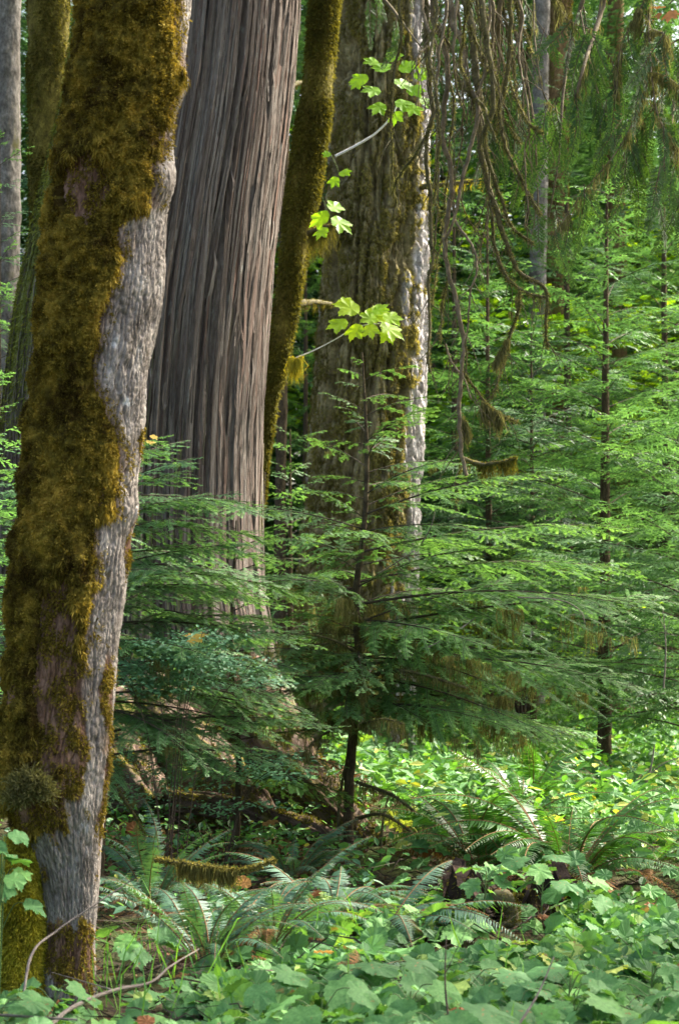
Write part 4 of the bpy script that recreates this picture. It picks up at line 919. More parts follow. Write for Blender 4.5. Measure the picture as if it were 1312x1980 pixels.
def cedar_bough(label, pts, d, r0, n, lo=.15, moss=0, twigs=(), name='cedar_bough', sx=(.7, 1.15), cover=1.0):
    b = P(*pts[0], d); root = thing(name, label, 'branch', b); g = Geo()
    q = smooth_path([P(x, y, d + .2 * math.sin(i * 1.3)) for i, (x, y) in enumerate(pts)], 40) - b
    tube(g, q, np.linspace(r0, .004, 40), 8, 0, .5, .3, r0 * 77)
    paths = [q]
    for tw in twigs:
        t = smooth_path([P(x, y, d + U(-.15, .15)) for x, y in tw], 24) - b; tube(g, t, np.linspace(.006, .0025, 24), 5, 0, .5, .2); paths.append(t)
    g.obj('stem', [M['branch']], root)
    for k in range(n):
        pa = paths[int(rng.integers(0, len(paths)))]; i = int(U(lo, 1) * (len(pa) - 1)); o = link('spray', SPR[int(rng.integers(0, 4))], root)
        rz = U(-1.0, 1.0) + (math.pi if rng.random() < .5 else 0); tl = U(-.55, .55)
        a, c = math.cos(rz), math.sin(rz); Rz = np.array([[a, -c, 0], [c, a, 0], [0, 0, 1]]); a, c = math.cos(tl), math.sin(tl); Ry = np.array([[a, 0, c], [0, 1, 0], [-c, 0, a]])
        set_mat(o, Rz @ Ry, pa[i] + rng.normal(size=3) * .02, U(*sx))
    if moss:
        l = Geo()
        for pa in paths: strands(l, pa, moss, .04, .16, .0045, .012, (.2, 1), 14)
        l.obj('lichen', [M['lichen']], root)
cedar_bough('dark green cedar bough drooping over the fir at top', [(660, -220), (700, -60), (760, 20), (820, 100)], 13.9, .02, 16, .3, twigs=[[(730, -120), (800, -20), (860, 60)]], sx=(.5, .8))
cedar_bough('cedar bough with dark sprays right of the bare tangle', [(900, -200), (960, -60), (1000, 80), (1030, 230), (1040, 400)], 13.5, .02, 32, .1, twigs=[[(960, -60), (1010, 0), (1070, 90)], [(880, -100), (930, 60), (940, 200)], [(1000, 80), (960, 200), (955, 330)]])
cedar_bough('thick brown drooping cedar stem with mossy side arm at upper right', [(1180, -120), (1165, 0), (1150, 60), (1130, 120), (1115, 180), (1111, 240)], 12.9, .022, 20, .4, 160, [[(1075, 0), (1096, 38), (1150, 60)], [(1031, 0), (1033, 75), (1048, 175), (1071, 210), (1111, 245)]])
cedar_bough('gnarled lichen-hung cedar bough near the top right corner', [(1250, -120), (1252, 0), (1254, 70), (1258, 140)], 12.7, .016, 36, .2, 420, [[(1256, 55), (1288, 75), (1272, 140)], [(1258, 140), (1221, 240), (1186, 300), (1120, 380), (1070, 455)], [(1258, 140), (1290, 150), (1340, 190)], [(1258, 140), (1270, 220), (1300, 280), (1318, 330)], [(1240, 10), (1200, 90), (1190, 190)]])
cedar_bough('cedar bough of hanging green sprays at the right edge', [(1380, -80), (1340, 60), (1310, 150), (1290, 280), (1260, 380)], 13.4, .018, 44, .05, 60, [[(1340, 60), (1280, 100), (1230, 190), (1180, 260)], [(1310, 150), (1240, 240), (1200, 330)], [(1360, 200), (1330, 330), (1320, 440)]])
cedar_bough('lower cedar bough whose long sprays hang before the bright hemlocks', [(1180, -160), (1120, 20), (1090, 160), (1080, 300), (1060, 420)], 14.0, .018, 32, .15, 0, [[(1120, 20), (1150, 160), (1190, 280)], [(1090, 160), (1040, 260), (1020, 340)]])

# ------------------------------------------------------------------ dead mossy branches
def mossy_stick(name, label, pts, r0, r1, mat, fz=900, st=0, hi=.1, moss='moss_olive', group=None, twigs=(), fringe=(0, 40)):
    b = P(*pts[0]); root = thing(name, label, 'branch', b, group)
    q = smooth_path([P(*p) for p in pts], 40) - b; g = Geo(); tube(g, q, np.linspace(r0, r1, 40), 9, 0, .5, .4, r0 * 555)
    for t in twigs: tube(g, smooth_path([P(*p) for p in t], 14) - b, np.linspace(r1 * 1.2, r1 * .4, 14), 5, 0, .5, .3)
    g.obj('stem', [M[mat]], root)
    if fz:
        l = Geo(); i = rng.integers(0, 40, fz); rr = np.linspace(r0, r1, 40)[i]; p = q[i] + (q[np.minimum(i + 1, 39)] - q[i]) * U(0, 1, fz)[:, None] + nrm(rng.normal(size=(fz, 3))) * rr[:, None] * .8
        blades(l, p, nrm(rng.normal(size=(fz, 3)) + np.array([0, 0, .1])) * U(.008, .028, fz)[:, None], .005, tint=U(.2, 1, fz))
        if st: strands(l, q[fringe[0]:fringe[1]], st, .03, hi, .0045, .010, (.2, .9), 12)
        l.obj('moss', [M[moss]], root)
    return root
mossy_stick('mossy_branch', 'dead branch furred with green moss, hanging fringe, above the ferns', [(300, 1662, 10.6), (350, 1669, 10.5), (410, 1677, 10.4), (470, 1682, 10.4), (530, 1664, 10.4)], .010, .004, 'mossy_branch', 2400, 1500, .13, 'moss_fir', fringe=(9, 28))
mossy_stick('mossy_branch', 'short mossy dead branch with lichen right of the fir foot boughs', [(890, 886, 15.5), (930, 898, 15.5), (975, 892, 15.4), (996, 886, 15.4)], .018, .010, 'mossy_branch', 1000, 500, .2)
mossy_stick('mossy_branch', 'horizontal mossy branch stub on the fir below the hanging tangle', [(800, 362, 22.8), (850, 358, 22.4), (900, 352, 22.0), (936, 348, 21.8)], .035, .012, 'mossy_branch', 2600, 200, .14, 'moss_yellow')
mossy_stick('mossy_branch', 'mossy branch stub between leaning trunk and fir at leaf height', [(575, 588, 21.0), (605, 584, 21.2), (640, 588, 21.5)], .035, .02, 'mossy_branch', 1500, 200, .14)
mossy_stick('mossy_branch', 'mossy stub with hanging beard high on the leaning trunk', [(598, 452, 19.5), (622, 440, 19.3), (645, 436, 19.2)], .03, .012, 'mossy_branch', 900, 700, .3)
mossy_stick('mossy_branch', 'small moss beard hanging off the pale twig beside the leaning trunk', [(560, 690, 17.0), (572, 694, 17.0), (585, 690, 17.0)], .008, .005, 'mossy_branch', 200, 500, .24, 'moss_yellow')
mossy_stick('mossy_branch', 'mossy stub low on the fir left side', [(560, 168, 21.0), (580, 160, 21.2), (600, 164, 21.4)], .03, .015, 'mossy_branch', 700, 60, .1)
mossy_stick('dead_branch', 'long grey fallen branch lying across the lower left corner', [(90, 1990, 8.2), (140, 1948, 8.4), (220, 1915, 8.7), (290, 1900, 8.9), (330, 1868, 9.1), (385, 1835, 9.4)], .010, .003, 'grey_twig', 0, twigs=[[(220, 1915, 8.7), (170, 1900, 8.8), (100, 1880, 8.9)]])
mossy_stick('dead_branch', 'thin bare branch arching up past the pale trunk foot', [(40, 1985, 8.3), (60, 1850, 8.6), (110, 1800, 8.8), (175, 1755, 8.9), (235, 1715, 9.0), (260, 1698, 9.0)], .006, .002, 'grey_twig', 0, twigs=[[(175, 1755, 8.9), (205, 1752, 8.9), (230, 1740, 8.9)]])
mossy_stick('dead_branch', 'straight thin grey twig along the bottom left edge', [(-10, 1962, 8.2), (60, 1966, 8.2), (150, 1972, 8.2)], .006, .004, 'grey_twig', 0)
mossy_stick('dead_branch', 'upright thin dead twig standing in the broad leaves at bottom', [(868, 1990, 7.9), (860, 1900, 8.0), (862, 1810, 8.1)], .005, .002, 'twig', 0, twigs=[[(862, 1880, 8.0), (880, 1840, 8.0), (900, 1800, 8.0)]])
mossy_stick('dead_branch', 'slanting dead twig in the broad leaves right of bottom centre', [(1000, 1985, 7.9), (1040, 1920, 8.0), (1070, 1850, 8.1)], .005, .002, 'grey_twig', 0)
mossy_stick('dead_branch', 'bare forked grey branch in the bright undergrowth at right edge', [(1246, 1520, 17), (1258, 1480, 17), (1264, 1440, 17)], .012, .005, 'grey_twig', 0, twigs=[[(1256, 1496, 17), (1285, 1475, 17), (1318, 1462, 17)]])
mossy_stick('dead_sapling', 'thin bare grey sapling twig before the tall right hemlock', [(1282, 1330, 17.5), (1286, 1250, 17.5), (1280, 1175, 17.5)], .008, .003, 'grey_twig', 0, twigs=[[(1284, 1230, 17.5), (1294, 1200, 17.5), (1296, 1185, 17.5)], [(1283, 1215, 17.5), (1272, 1190, 17.5)]])
mossy_stick('mossy_branch', 'crooked mossy stick leaning at the foot of the cedar', [(212, 1500, 12.6), (240, 1545, 12.5), (268, 1590, 12.5), (280, 1620, 12.5)], .010, .007, 'mossy_branch', 500)

def fallen_log():
    b = P(470, 1590, 14.6); b[2] = 0
    root = thing('fallen_log', 'weathered reddish fallen log slanting below the cedar base', 'log', b)
    c = smooth_path([P(190, 1440, 15.0), P(330, 1505, 14.9), P(480, 1570, 14.7), P(600, 1615, 14.5), P(700, 1655, 14.3)], 120); c[:, 2] = np.minimum(c[:, 2], gz(c[:, 0], c[:, 1]) + .12) - .03; n = 90
    T = nrm(np.gradient(c, axis=0)); A = nrm(np.cross(T, [0, 0, 1.0])); B = np.cross(A, T); th = np.linspace(0, 2 * math.pi, n, endpoint=False)
    l = np.linspace(0, 3.2, 120)[:, None]; r0 = np.linspace(.13, .09, 120)[:, None]
    h = .06 * noise3(np.cos(th) * 2, np.sin(th) * 2, l * 1.5) - .05 * np.exp(-(np.abs(noise3(np.cos(th) * 4, np.sin(th) * 4, l * .5)) / .1) ** 2) - .02 * np.exp(-(np.abs(noise3(np.cos(th) * 9, np.sin(th) * 9, l * .9)) / .12) ** 2)
    r = r0 + h; V = c[:, None] + r[..., None] * (np.cos(th)[None, :, None] * A[:, None] + np.sin(th)[None, :, None] * B[:, None]) - b
    i = np.arange(119)[:, None]; j = np.arange(n)[None]; Q = np.stack([i * n + j, i * n + (j + 1) % n, (i + 1) * n + (j + 1) % n, (i + 1) * n + j], -1).reshape(-1, 4)
    g = Geo(); bc = np.stack([np.broadcast_to(th[None] * .3, r.shape), np.broadcast_to(l, r.shape), h], -1)
    g.add(V.reshape(-1, 3), quads=Q, tint=0, bc=bc.reshape(-1, 3)); g.obj('log', [M['root_bark']], root)
    k = 22000; ii = rng.integers(0, 120, k); jj = rng.integers(0, n, k); ok = noise3(np.cos(th[jj]) * 2, np.sin(th[jj]) * 2, l[ii, 0] * 2 + 3) > .1; p = V[ii, jj][ok]; nn = nrm(p + b - c[ii][ok])
    m = Geo(); fuzz(m, p, nn, .01, .04, .007, .3, .7, tint=U(.1, .9, len(p))); m.obj('moss', [M['moss_olive']], root)
fallen_log()

def cedar_roots():
    root = ROOTS['cedar']; m = Geo()
    for k, (pts, r0, r1) in enumerate((([(440, 1330, 16.0), (520, 1440, 15.7), (590, 1530, 15.3), (650, 1590, 15.0), (730, 1650, 14.6)], .36, .10), ([(300, 1380, 15.9), (370, 1480, 15.4), (450, 1550, 15.0), (540, 1620, 14.7)], .38, .12),
                                       ([(200, 1400, 15.8), (240, 1490, 15.2), (300, 1570, 14.8)], .34, .14))):
        n, ns = 70, 60; c = smooth_path([P(*p) for p in pts], n); T = nrm(np.gradient(c, axis=0)); A = nrm(np.cross(T, [0, 0, 1.0])); B = np.cross(A, T); th = np.linspace(0, 2 * math.pi, ns, endpoint=False)
        l = np.linspace(0, 2.2, n)[:, None]; h = .05 * noise3(np.cos(th) * 2 + k * 7, np.sin(th) * 2, l * 2) - .04 * np.exp(-(np.abs(noise3(np.cos(th) * 4, np.sin(th) * 4 + k, l * .6)) / .12) ** 2) + .015 * noise3(np.cos(th) * 9, np.sin(th) * 9, l * 7)
        r = np.linspace(r0, r1, n)[:, None] + h; V = c[:, None] + r[..., None] * (np.cos(th)[None, :, None] * A[:, None] + np.sin(th)[None, :, None] * B[:, None]) - CED
        i = np.arange(n - 1)[:, None]; j = np.arange(ns)[None]; Q = np.stack([i * ns + j, i * ns + (j + 1) % ns, (i + 1) * ns + (j + 1) % ns, (i + 1) * ns + j], -1).reshape(-1, 4)
        g = Geo(); g.add(V.reshape(-1, 3), quads=Q, tint=0, bc=np.stack([np.broadcast_to(th[None] * .3 + k, r.shape), np.broadcast_to(l, r.shape), h], -1).reshape(-1, 3)); ro = g.obj('root', [M['root_bark']], root)
        q = 9000; ii = rng.integers(0, n, q); jj = rng.integers(0, ns, q); ok = noise3(np.cos(th[jj]) * 2 + k, np.sin(th[jj]) * 2, l[ii, 0] * 3) > .0; p = V[ii, jj][ok]; m = Geo(); fuzz(m, p, nrm(p + CED - c[ii][ok]), .01, .04, .007, .3, .7, tint=U(.2, 1, len(p))); m.obj('moss', [M['moss_olive']], ro)
cedar_roots()

def stump():
    b = P(985, 1800, 11.6); b[2] = float(gz(b[0], b[1])) - .05
    root = thing('rotten_stump', 'dark hollow rotten stump with a mossy root among the leaves', 'stump', b)
    nth, nz = 90, 24; th = np.linspace(0, 2 * math.pi, nth, endpoint=False); z = np.linspace(0, 1, nz)[:, None]
    top = .24 + .14 * noise3(np.cos(th) * 1.5 + 5, np.sin(th) * 1.5, .3) + .10 * noise3(np.cos(th) * 5, np.sin(th) * 5, .9) + .07 * noise3(np.cos(th) * 13, np.sin(th) * 13, .9) - .20 * np.exp(-((th - 4.55) / .55) ** 2)
    g = Geo()
    for inner in (0, 1):
        r = (.34 + .10 * (1 - z) ** 2 + .05 * noise3(np.cos(th) * 4, np.sin(th) * 4, z * 1.2) + .025 * noise3(np.cos(th) * 14, np.sin(th) * 14, z * 2.2)) - inner * (.07 + .05 * (1 - z))
        V = np.stack([r * np.cos(th), r * np.sin(th), z * top[None] - inner * .01], -1); i = np.arange(nz - 1)[:, None]; j = np.arange(nth)[None]
        Q = np.stack([i * nth + j, i * nth + (j + 1) % nth, (i + 1) * nth + (j + 1) % nth, (i + 1) * nth + j], -1).reshape(-1, 4); g.add(V.reshape(-1, 3), quads=Q)
        if not inner: rim = V[-1]
        else:
            g.add(np.vstack([rim, V[-1]]), quads=[(k, (k + 1) % nth, nth + (k + 1) % nth, nth + k) for k in range(nth)])
    vv = g.arrays()[0]; kk = rng.integers(0, len(vv), 5000); g.obj('shell', [M['rot']], root)
    mm = Geo(); fuzz(mm, vv[kk], nrm(vv[kk] * np.array([1, 1, .3])), .008, .03, .006, .2, .6, tint=U(0, .7, 5000)); mm.obj('shell_moss', [M['moss_olive']], root)
    g = Geo(); m = Geo()
    for pts, r0 in (([(962, 1738, 11.3), (985, 1745, 11.15), (990, 1775, 11.1), (978, 1800, 11.1)], .045), ([(930, 1806, 11.1), (960, 1792, 11.05), (1000, 1788, 11.0), (1060, 1792, 11.1)], .02), ([(900, 1735, 11.4), (960, 1733, 11.3), (1008, 1732, 11.3)], .012)):
        q = smooth_path([P(*p) for p in pts], 24) - b; tube(g, q, np.linspace(r0, r0 * .7, 24), 10, 0, .5, .4, r0 * 99)
        i = rng.integers(0, 24, 1500); p = q[i] + nrm(rng.normal(size=(1500, 3))) * r0 * .9; blades(m, p, nrm(rng.normal(size=(1500, 3))) * U(.006, .016, 1500)[:, None], .004, tint=U(.2, .9, 1500))
    g.obj('root', [M['mossy_branch']], root); m.obj('moss', [M['moss_olive']], root)
stump()

# ------------------------------------------------------------------ ferns
def frond_mesh(seed, mat, arch):
    r = np.random.default_rng(seed); g = Geo(); n = 16; s = np.linspace(0, 1, n)
    ax = np.stack([s ** 1.05 * .80, .03 * np.sin(3 * s + seed), .62 * s - arch * s ** 2.3], -1); tube(g, ax, np.linspace(.006, .0015, n), 5, 1)
    T = nrm(np.gradient(ax, axis=0)); k = 54; q = np.linspace(.12, .995, k)
    p = np.stack([np.interp(q, s, ax[:, c]) for c in range(3)], -1); t = nrm(np.stack([np.interp(q, s, T[:, c]) for c in range(3)], -1))
    l = .115 * np.sin(np.clip((q - .04) * 1.55, 0, 1) * math.pi * .5) * np.clip((1.03 - q) * 2.2, .06, 1) ** .9
    sd = nrm(np.cross(t, [0, 0, 1.0])); up = np.cross(sd, t)
    for sg in (1, -1):
        a = r.uniform(-.18, .18, k)[:, None]
        d = nrm(sd * sg + t * (.22 + a) - up * (.12 + .15 * r.random((k, 1)))) * (l * r.uniform(.7, 1.1, k) * (r.random(k) > .04))[:, None]
        wv = t * .0066 * np.clip(l / .1, .4, 1)[:, None]
        V = np.stack([p - wv * .8, p + wv * 1.2, p + d * .35 + wv * .95, p + d * .7 + wv * .65 - up * .004, p + d * 1.0 + t * .01 - up * .014, p + d * .7 - wv * .6 - up * .004, p + d * .35 - wv * .9], 1)
        o = (np.arange(k) * 7)[:, None]
        g.add(V.reshape(-1, 3), quads=np.concatenate([np.array([[0, 1, 2, 6]]) + o, np.array([[6, 2, 3, 5]]) + o]), tris=np.array([[5, 3, 4]]) + o, tint=np.repeat(np.clip(.35 + .4 * q + r.uniform(-.12, .12, k), 0, 1), 7))
    return g.mesh('frond', [M[mat], M['stalk']], False)
FR = {m: [frond_mesh(i + 1, m, a) for i, a in enumerate((.50, .72, .34, .60))] for m in ('fern', 'fern_green', 'dead_frond')}
def fern(label, px, py, d, n, size, mat='fern', az=None, up=(0.0, .5), seed=0):
    r = np.random.default_rng(seed + int(px)); b = P(px, py, d); b[2] = float(gz(b[0], b[1])); root = thing('sword_fern', label, 'fern', b)
    for i in range(n):
        o = link('frond', FR[mat][int(r.integers(0, 4))], root)
        a = (i * 2.4 + r.uniform(-.3, .3)) if az is None else r.uniform(*az)
        set_mat(o, rotm(a, r.uniform(*up), r.uniform(-.3, .3)), (0.02 * math.cos(a), .02 * math.sin(a), 0), size * r.uniform(.55, 1.15))
    for i in range(3 + n // 8):
        o = link('frond', FR['dead_frond'][i % 4], root); o['label'] = 'dry brown dead frond'; a = r.uniform(0, 6.28); set_mat(o, rotm(a, r.uniform(-.65, .1), r.uniform(-.6, .6)), (0.02 * math.cos(a), .02 * math.sin(a), 0.02), size * r.uniform(.5, .85))
fern('big blue-green sword fern with long arching fronds in the centre', 640, 1790, 11.2, 30, .86, az=None, up=(-.05, .4))
fern('blue-green sword fern with fronds arching right beside the stump hollow', 730, 1800, 10.7, 16, .80, az=(-1.5, 1.1), up=(-.2, .25))
fern('dense upright fern with brown stalks in the lower left', 400, 1880, 10.0, 32, .70, up=(.2, .8))
fern('upright fern between the stalky one and the big central one', 520, 1830, 10.5, 26, .74, up=(.15, .7))
fern('dark fern tucked at the foot of the mossy trunk', 285, 1740, 11.4, 22, .65, up=(.1, .7))
fern('single low fern with pale fronds spreading at bottom centre', 650, 1900, 9.4, 9, .62, az=(-.6, .9), up=(-.25, .0))
fern('glossy green sword fern right of the stump, fronds arching wide', 1095, 1722, 12.6, 36, 1.2, 'fern_green', up=(.05, .6))
fern('feathery fern behind the stump under the hemlock boughs', 935, 1700, 13.2, 32, 1.05, 'fern_green', up=(.2, .85))
fern('low fern spreading at the right edge above the bright leaves', 1240, 1700, 13.3, 22, .8, 'fern_green', up=(-.05, .35))
fern('small fern behind the fallen log near the young hemlock stem', 560, 1690, 13.3, 22, .65, up=(.1, .6))
fern('pale fern frond clump rising behind the mossy dead branch', 300, 1640, 12.0, 12, .65, up=(.4, .9))
fern('fern in the bright clearing behind the glossy one', 1010, 1600, 16.5, 24, .9, 'fern_green', up=(.2, .7))
fern('green fern in the bright clearing near the right edge', 1200, 1560, 17.5, 22, .85, 'fern_green', up=(.1, .6))

# ------------------------------------------------------------------ broad-leaved plants of the foreground
THIM2 = palm_leaf(([0, 58, -58, 115, -115], [1.0, .9, .9, .66, .66], 33), 0.40, 0.07, 47, 24, 0.06)
def thim_leaf(i):
    g = Geo(); V, T = (THIM, THIM2)[i % 2]; V = V.copy(); V[:, 2] += .16 * noise3(V[:, 0] * 2.2 + i * 3, V[:, 1] * 2.2, .4) + .05 * noise3(V[:, 0] * 7 + i * 3, V[:, 1] * 7, .4) - .16 * (V[:, 0] - .3) ** 2 * (i % 3); g.add(V, tris=T, tint=(.35, .5, .62, .8, .97)[i]); return g.mesh('leaf', [M['thimble']], True)
TL = [thim_leaf(i) for i in range(5)]
def plant(px, d, h, n, size, lab, grp, dx=0):
    x = (px - CX) / F * d; b = np.array([x, d, float(gz(x, d))]); root = thing('thimbleberry', lab, 'plant', b, grp); g = Geo()
    tube(g, smooth_path([(0, 0, -.03), (.01, 0, h * .5), (.02, .01, h)], 8), np.linspace(.005, .003, 8), 5)
    for k in range(n):
        a = k * 2.4 + U(-.6, .6); z = h * (1 - .13 * k / n * 3 * U(.3, 1)); l = U(.05, .14); p = np.array([math.cos(a) * l, math.sin(a) * l, z + U(0, .04)])
        tube(g, smooth_path([(.02 * z / h, 0, z * .8), p * np.array([.6, .6, .98]), p], 5), .002, 4)
        o = link('leaf', TL[int(rng.choice(5, p=[.22, .33, .27, .13, .05]))], root)
        nn = nrm(np.array([[math.cos(a) * .35 + U(-.2, .2), math.sin(a) * .35 - .25 + U(-.25, .2), 1.0]])); Rm = frames(nn, np.array([[math.cos(a), math.sin(a), -.15]]))[0]
        set_mat(o, Rm, p, size * U(.6, 1.0))
    g.obj('stem', [M['green_stem']], root)
pr_ = np.random.default_rng(91)
LAB1 = 'broad lobed thimbleberry plant in the green carpet along the bottom'
k = 0
for d in np.arange(7.3, 11.3, .30):
    half = 690 / F * d
    for x in np.arange(-half, half + .1, .34):
        xx = x + pr_.uniform(-.12, .12); dd = d + pr_.uniform(-.13, .13); px = CX + F * xx / dd
        if dd > (8.8 if px < 560 else 9.2) and px < 860: continue
        if 260 < px < 470 and dd > 8.3: continue
        if px < 470 and pr_.random() < (.45 if px > 170 else .3): continue
        if 90 < px < 240 and dd > 8.6: continue
        if dd > 9.9 and 870 < px < 1080: continue
        if dd > 11.2: continue
        plant(px, dd, pr_.uniform(.12, .27) * (1 - .45 * sstep(8.6, 9.9, dd)), int(pr_.integers(4, 7)), pr_.uniform(.13, .25), LAB1, 'thimbleberry carpet'); k += 1
for (px, d, h, n, s, lab) in ((240, 9.7, .22, 6, .21, 'large-leaved thimbleberry at the right foot of the mossy trunk'), (1040, 11.0, .32, 7, .19, 'big-leaved thimbleberry leaning over the rotten stump'), (1110, 11.0, .26, 6, .17, 'thimbleberry plant just right of the rotten stump'),
                              (930, 10.9, .30, 4, .17, 'thimbleberry plant on the left lip of the rotten stump'), (0, 9.0, .80, 7, .13, 'bluish lobed plant at left edge against the side stem'), (4, 9.25, .60, 6, .12, 'small lobed plant low at left edge by the side stem'), (560, 14.9, .32, 6, .14, 'sunlit lobed plant on the log below the cedar')):
    plant(px, d, h, n, s, lab, None)

# ------------------------------------------------------------------ undergrowth (uncountable)
def scatter_leaves(name, label, n, region, tmpl, size, zr, mat, tint=(.5, .22), tilt=.4, dens=None):
    g = Geo(); x0, x1, y0, y1 = region; m = n * 3
    y = np.sqrt(U(y0 ** 2, y1 ** 2, m)); px = U(x0, x1, m); x = (px - CX) / F * y
    cl = noise3(x * 1.3, y * 1.3, 3.7) + .6 * noise3(x * 3.1, y * 3.1, 9.7)
    keep = cl > U(-.8, .5, m)
    if dens is not None: keep &= rng.random(m) < dens(px, y)
    x, y, cl = x[keep][:n], y[keep][:n], cl[keep][:n]; k = len(x)
    z = gz(x, y) + zr[0] + (zr[1] - zr[0]) * np.clip(.45 + .5 * cl, 0, 1) * U(.15, 1, k) ** .6
    inst(g, tmpl[0], tmpl[1], frames(rand_up(k, tilt, (0, -.3, 0)), head(k)), np.stack([x, y, z], -1), U(*size, k), tint=np.clip(tint[0] + rng.normal(size=k) * tint[1], 0, 1))
    tag(g.obj(name, [mat], None, False), label, kind='stuff')
scatter_leaves('undergrowth', 'bright leafy undergrowth covering the clearing at right', 13000, (640, 1420, 12.4, 34), OV, (.06, .15), (.03, .62), M['salal'], (.48, .28), .5, lambda px, y: np.where(y < 15, .25, 1) * np.where((px > 980) & (px < 1230) & (y > 12.3) & (y < 15.5), .15, 1))
scatter_leaves('undergrowth', 'lobed low leaves under the bright undergrowth', 3800, (760, 1400, 11.6, 26), VINE, (.08, .17), (.05, .4), M['thimble'], (.6, .25), .4, lambda px, y: np.where(y < 14, .18, 1))
scatter_leaves('undergrowth', 'low green leaves on the floor left of the young hemlock', 4500, (-60, 720, 10.5, 34), OV, (.05, .09), (.02, .25), M['huckle'], (.45, .22), .4, lambda px, y: np.where((px > 60) & (px < 660), .55, 1))
scatter_leaves('leaf_litter', 'brown fallen leaves and twigs scattered on the forest floor', 9000, (-80, 1400, 7.0, 17), OV, (.02, .055), (.005, .03), M['litter'], (.4, .3), .5)
scatter_leaves('leaf_litter', 'withered maple leaves among the broad green leaves', 26, (0, 1400, 7.3, 16), VINE, (.08, .15), (.05, .26), M['dead_leaf'], (.5, .3), .5)
scatter_leaves('leaf_carpet', 'dense low carpet of lobed green leaves along the bottom', 3600, (420, 1420, 7.2, 11.6), THIM, (.05, .15), (.02, .16), M['thimble'], (.5, .33), .55, lambda px, y: np.where((px > 860) & (px < 1090) & (y > 10.1), .04, np.where((px < 860) & (y > 9.3), .25, 1)))
scatter_leaves('leaf_carpet', 'low lobed leaves around the foot of the mossy trunk', 500, (-40, 460, 7.2, 9.6), THIM, (.05, .13), (.02, .14), M['thimble'], (.5, .27), .42)
scatter_leaves('undergrowth', 'small green plants on the slope between the cedar and the ferns', 2600, (200, 720, 12.2, 16.0), OV, (.03, .075), (.02, .22), M['salal'], (.4, .3), .5)
scatter_leaves('leaf_litter', 'pale brown litter on the slope at the foot of the cedar', 9000, (150, 720, 13.2, 17.2), OV, (.02, .06), (.0, .05), M['litter'], (.7, .3), .6)
scatter_leaves('leaf_carpet', 'small oval leaves mixed into the low carpet along the bottom', 2600, (330, 1420, 7.2, 11.8), OV, (.03, .08), (.02, .2), M['salal'], (.4, .3), .55, lambda px, y: np.where((px > 860) & (px < 1090) & (y > 10.1), .04, np.where(px < 860, .3, 1)))
for x0_, x1_, nm in ((1400, 2300, 'right'), (-900, -50, 'left')):
    scatter_leaves('undergrowth', 'leafy undergrowth continuing beyond the %s side of the glade' % nm, 7000, (x0_, x1_, 7.5, 34), OV, (.07, .16), (.03, .5), M['salal'], (.48, .28), .5)
    scatter_leaves('leaf_carpet', 'lobed leaves continuing beyond the %s side of the glade' % nm, 1800, (x0_, x1_, 7, 16), THIM, (.1, .2), (.05, .25), M['thimble'], (.5, .3), .45)
def litter():
    g = Geo(); n = 2600; y = U(7.5, 16, n); px = U(-60, 1380, n); x = (px - CX) / F * y; z = gz(x, y) + U(.0, .05, n); a = U(0, 6.28, n)
    blades(g, np.stack([x, y, z], -1), np.stack([np.cos(a), np.sin(a), U(-.05, .35, n)], -1) * U(.08, .4, n)[:, None], U(.004, .010, n), tint=.5)
    tag(g.obj('twig_litter', [M['twig']]), 'loose dead twigs littering the forest floor', kind='stuff')
litter()
def grasses():
    g = Geo(); n = 70; y = U(8.2, 10.5, n); px = np.where(rng.random(n) < .6, U(180, 480, n), U(480, 1300, n)); x = (px - CX) / F * y
    blades(g, np.stack([x, y, gz(x, y)], -1), np.stack([rng.normal(size=n) * .25, rng.normal(size=n) * .25, np.ones(n)], -1) * U(.15, .4, n)[:, None], .007, tint=U(.3, .9, n))
    tag(g.obj('grass', [M['salal']], None, False), 'thin grass blades among the foreground plants', kind='stuff')
grasses()

def huckleberry(label, px, py, d, W_, H_, n, z0):
    b = P(px, 1650, d); b[2] = float(gz(b[0], b[1])); root = thing('huckleberry_shrub', label, 'shrub', b); c = P(px, py, d) - b; g = Geo(); w_ = Geo(); cs = []
    for k in range(9):
        e = c + rng.normal(size=3) * np.array([W_, .25, H_]); q = smooth_path([(U(-.05, .05), 0, -.05), np.array([e[0] * .4, e[1] * .4, e[2] * .7]), e], 14); tube(w_, q, np.linspace(.0035, .0015, 14), 5)
        for i in range(12): cs.append(e + (q[10] - e) * U(0, 1) + rng.normal(size=3) * np.array([.12, .12, .02]))
    cs = np.array(cs); i = rng.integers(0, len(cs), n); p = cs[i] + rng.normal(size=(n, 3)) * np.array([.08, .08, .015])
    inst(g, OV[0], OV[1], frames(rand_up(n, .22, (0, -.35, 0)), head(n)), p, U(.022, .042, n), tint=np.clip(.55 + rng.normal(size=n) * .2, 0, 1)); g.obj('leaves', [M['huckle']], root, False); w_.obj('stems', [M['twig']], root)
huckleberry('small-leaved bluish huckleberry shrub against the cedar, right of mossy trunk', 330, 1250, 12.4, .24, .12, 3200, 1)
huckleberry('low dark-leaved huckleberry shrub below the hemlock boughs at the cedar', 430, 1480, 13.6, .35, .12, 1500, .5)

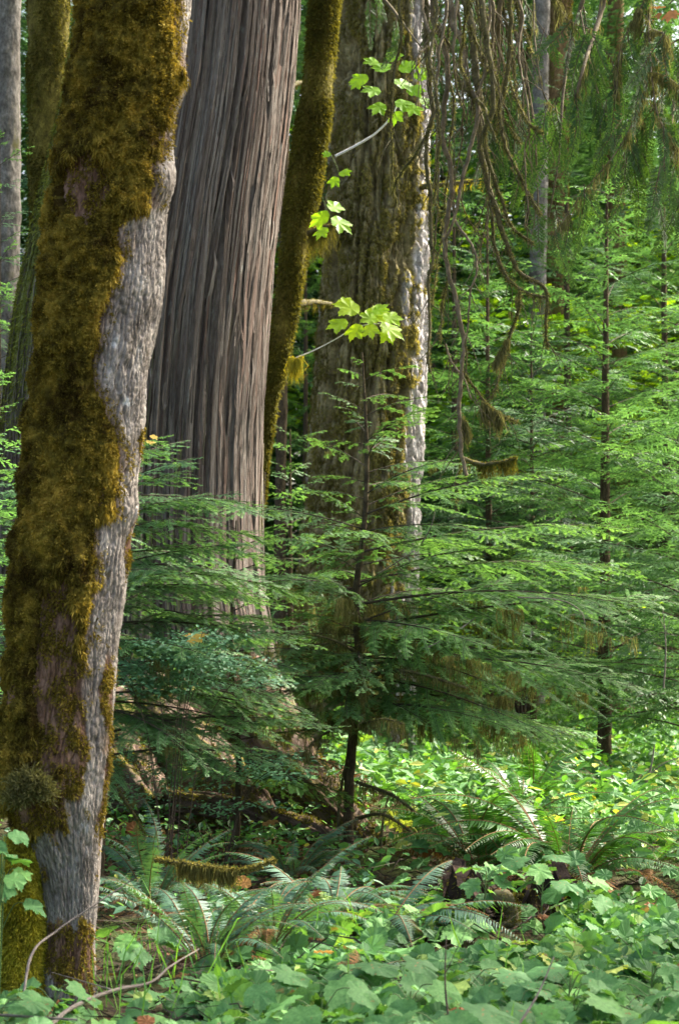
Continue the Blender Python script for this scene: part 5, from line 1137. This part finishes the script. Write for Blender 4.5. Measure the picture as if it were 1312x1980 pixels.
# ------------------------------------------------------------------ high unseen crowns added to shade the grove, gaps shaped for sun
def high_crown(name, label, x, y, z0, z1, rad, n, seed, parent=None):
    r = np.random.default_rng(seed); g = Geo(); t = bough(2.0, seed, 2, .2, .42, .8); (v, tt, q) = t.arrays(); tn = np.concatenate(t.tint)
    a = r.uniform(0, 6.28, n); rr = rad * np.sqrt(r.uniform(0.02, 1, n)); f = r.uniform(0, 1, n); z = z0 + (z1 - z0) * f; rr = rr * (1 - .75 * f)
    pos = np.stack([x + rr * np.cos(a), y + rr * np.sin(a), z], -1); ok = np.ones(n, bool)
    for c, w_ in GAPS:                                      # boughs left out so sun reaches chosen spots
        rel = pos - c; along = rel @ SUN; dist = np.linalg.norm(rel - along[:, None] * SUN, axis=1); ok &= ~((along > 0) & (dist < w_))
    fr_, up_ = pix(pos); vis = (pos[:, 1] > 1) & (up_ > -420) & (fr_ > -300) & (fr_ < 1600)
    for i in np.where(ok & ~vis)[0]:
        Rm = rotm(a[i] + r.uniform(-.5, .5), r.uniform(-.5, .1), r.uniform(-.5, .5)); g.add(v @ Rm.T * r.uniform(.7, 1.2) + pos[i], tris=tt, quads=q, tint=tn)
    if parent is None:
        root = thing(name, label, 'tree', (x, y, float(gz(x, y)))); c = Geo(); tube(c, np.array([(0, 0, -.3), (0, 0, z0), (0, 0, z1)]), [rad * .16, rad * .1, .03], 12); c.hasbc = True
        c.obj('trunk', [M['brown_bark']], root); off = np.array([x, y, float(gz(x, y))])
    else: root = parent; off = np.array(root.location)
    g.v = [q_ - off for q_ in g.v]
    if g.n: g.obj('crown', [M['far_conifer']], root, False)
GAPS = [(P(800, 550, 22.4), 1.5), (P(800, 150, 22.4), 1.2), (P(800, 850, 22.4), 1.2), (P(715, 620, 17), .6), (P(760, 160, 16.5), .6), (P(640, 400, 17.2), .4), (P(1180, 1600, 15), 1.3), (P(1250, 1450, 18), 1.6), (P(930, 980, 18), .9), (P(1180, 980, 21), 1.4), (P(960, 720, 22), 1.2), (P(1200, 700, 22), 1.8), (P(1050, 1500, 17), 1.0)]
for (x, y, z0, z1, rad, n, s, lab) in ((6.5, 13, 9, 22, 4.5, 97, 1, 'right beside the glade'), (12, 20, 9, 24, 4.5, 90, 2, 'farther back to the right'), (9, 6, 9, 24, 5.0, 97, 3, 'ahead to the right'), (3.5, 4, 11, 24, 4.5, 67, 4, 'near the viewer on the right'),
        (-5, 8, 10, 24, 5.0, 82, 5, 'left of the mossy trunk'), (-8, 16, 9, 24, 4.5, 90, 6, 'left of the cedar'), (9.6, 13.6, 10, 24, 4.5, 130, 12, 'the dense one shading the foreground leaves'), (15, 13, 10, 26, 5, 97, 9, 'far to the right of the glade')):
    high_crown('shade_conifer', 'tall unseen conifer added for shade, ' + lab, x, y, z0, z1, rad, int(n * .7), 300 + s)
high_crown('', '', CED[0] + 1, 16, 12, 26, 4.5, 130, 310, ROOTS['cedar']); high_crown('', '', 1.2, 22, 12, 28, 4.0, 110, 311, ROOTS['fir'])  # unseen cedar and fir crowns added to shade the glade too
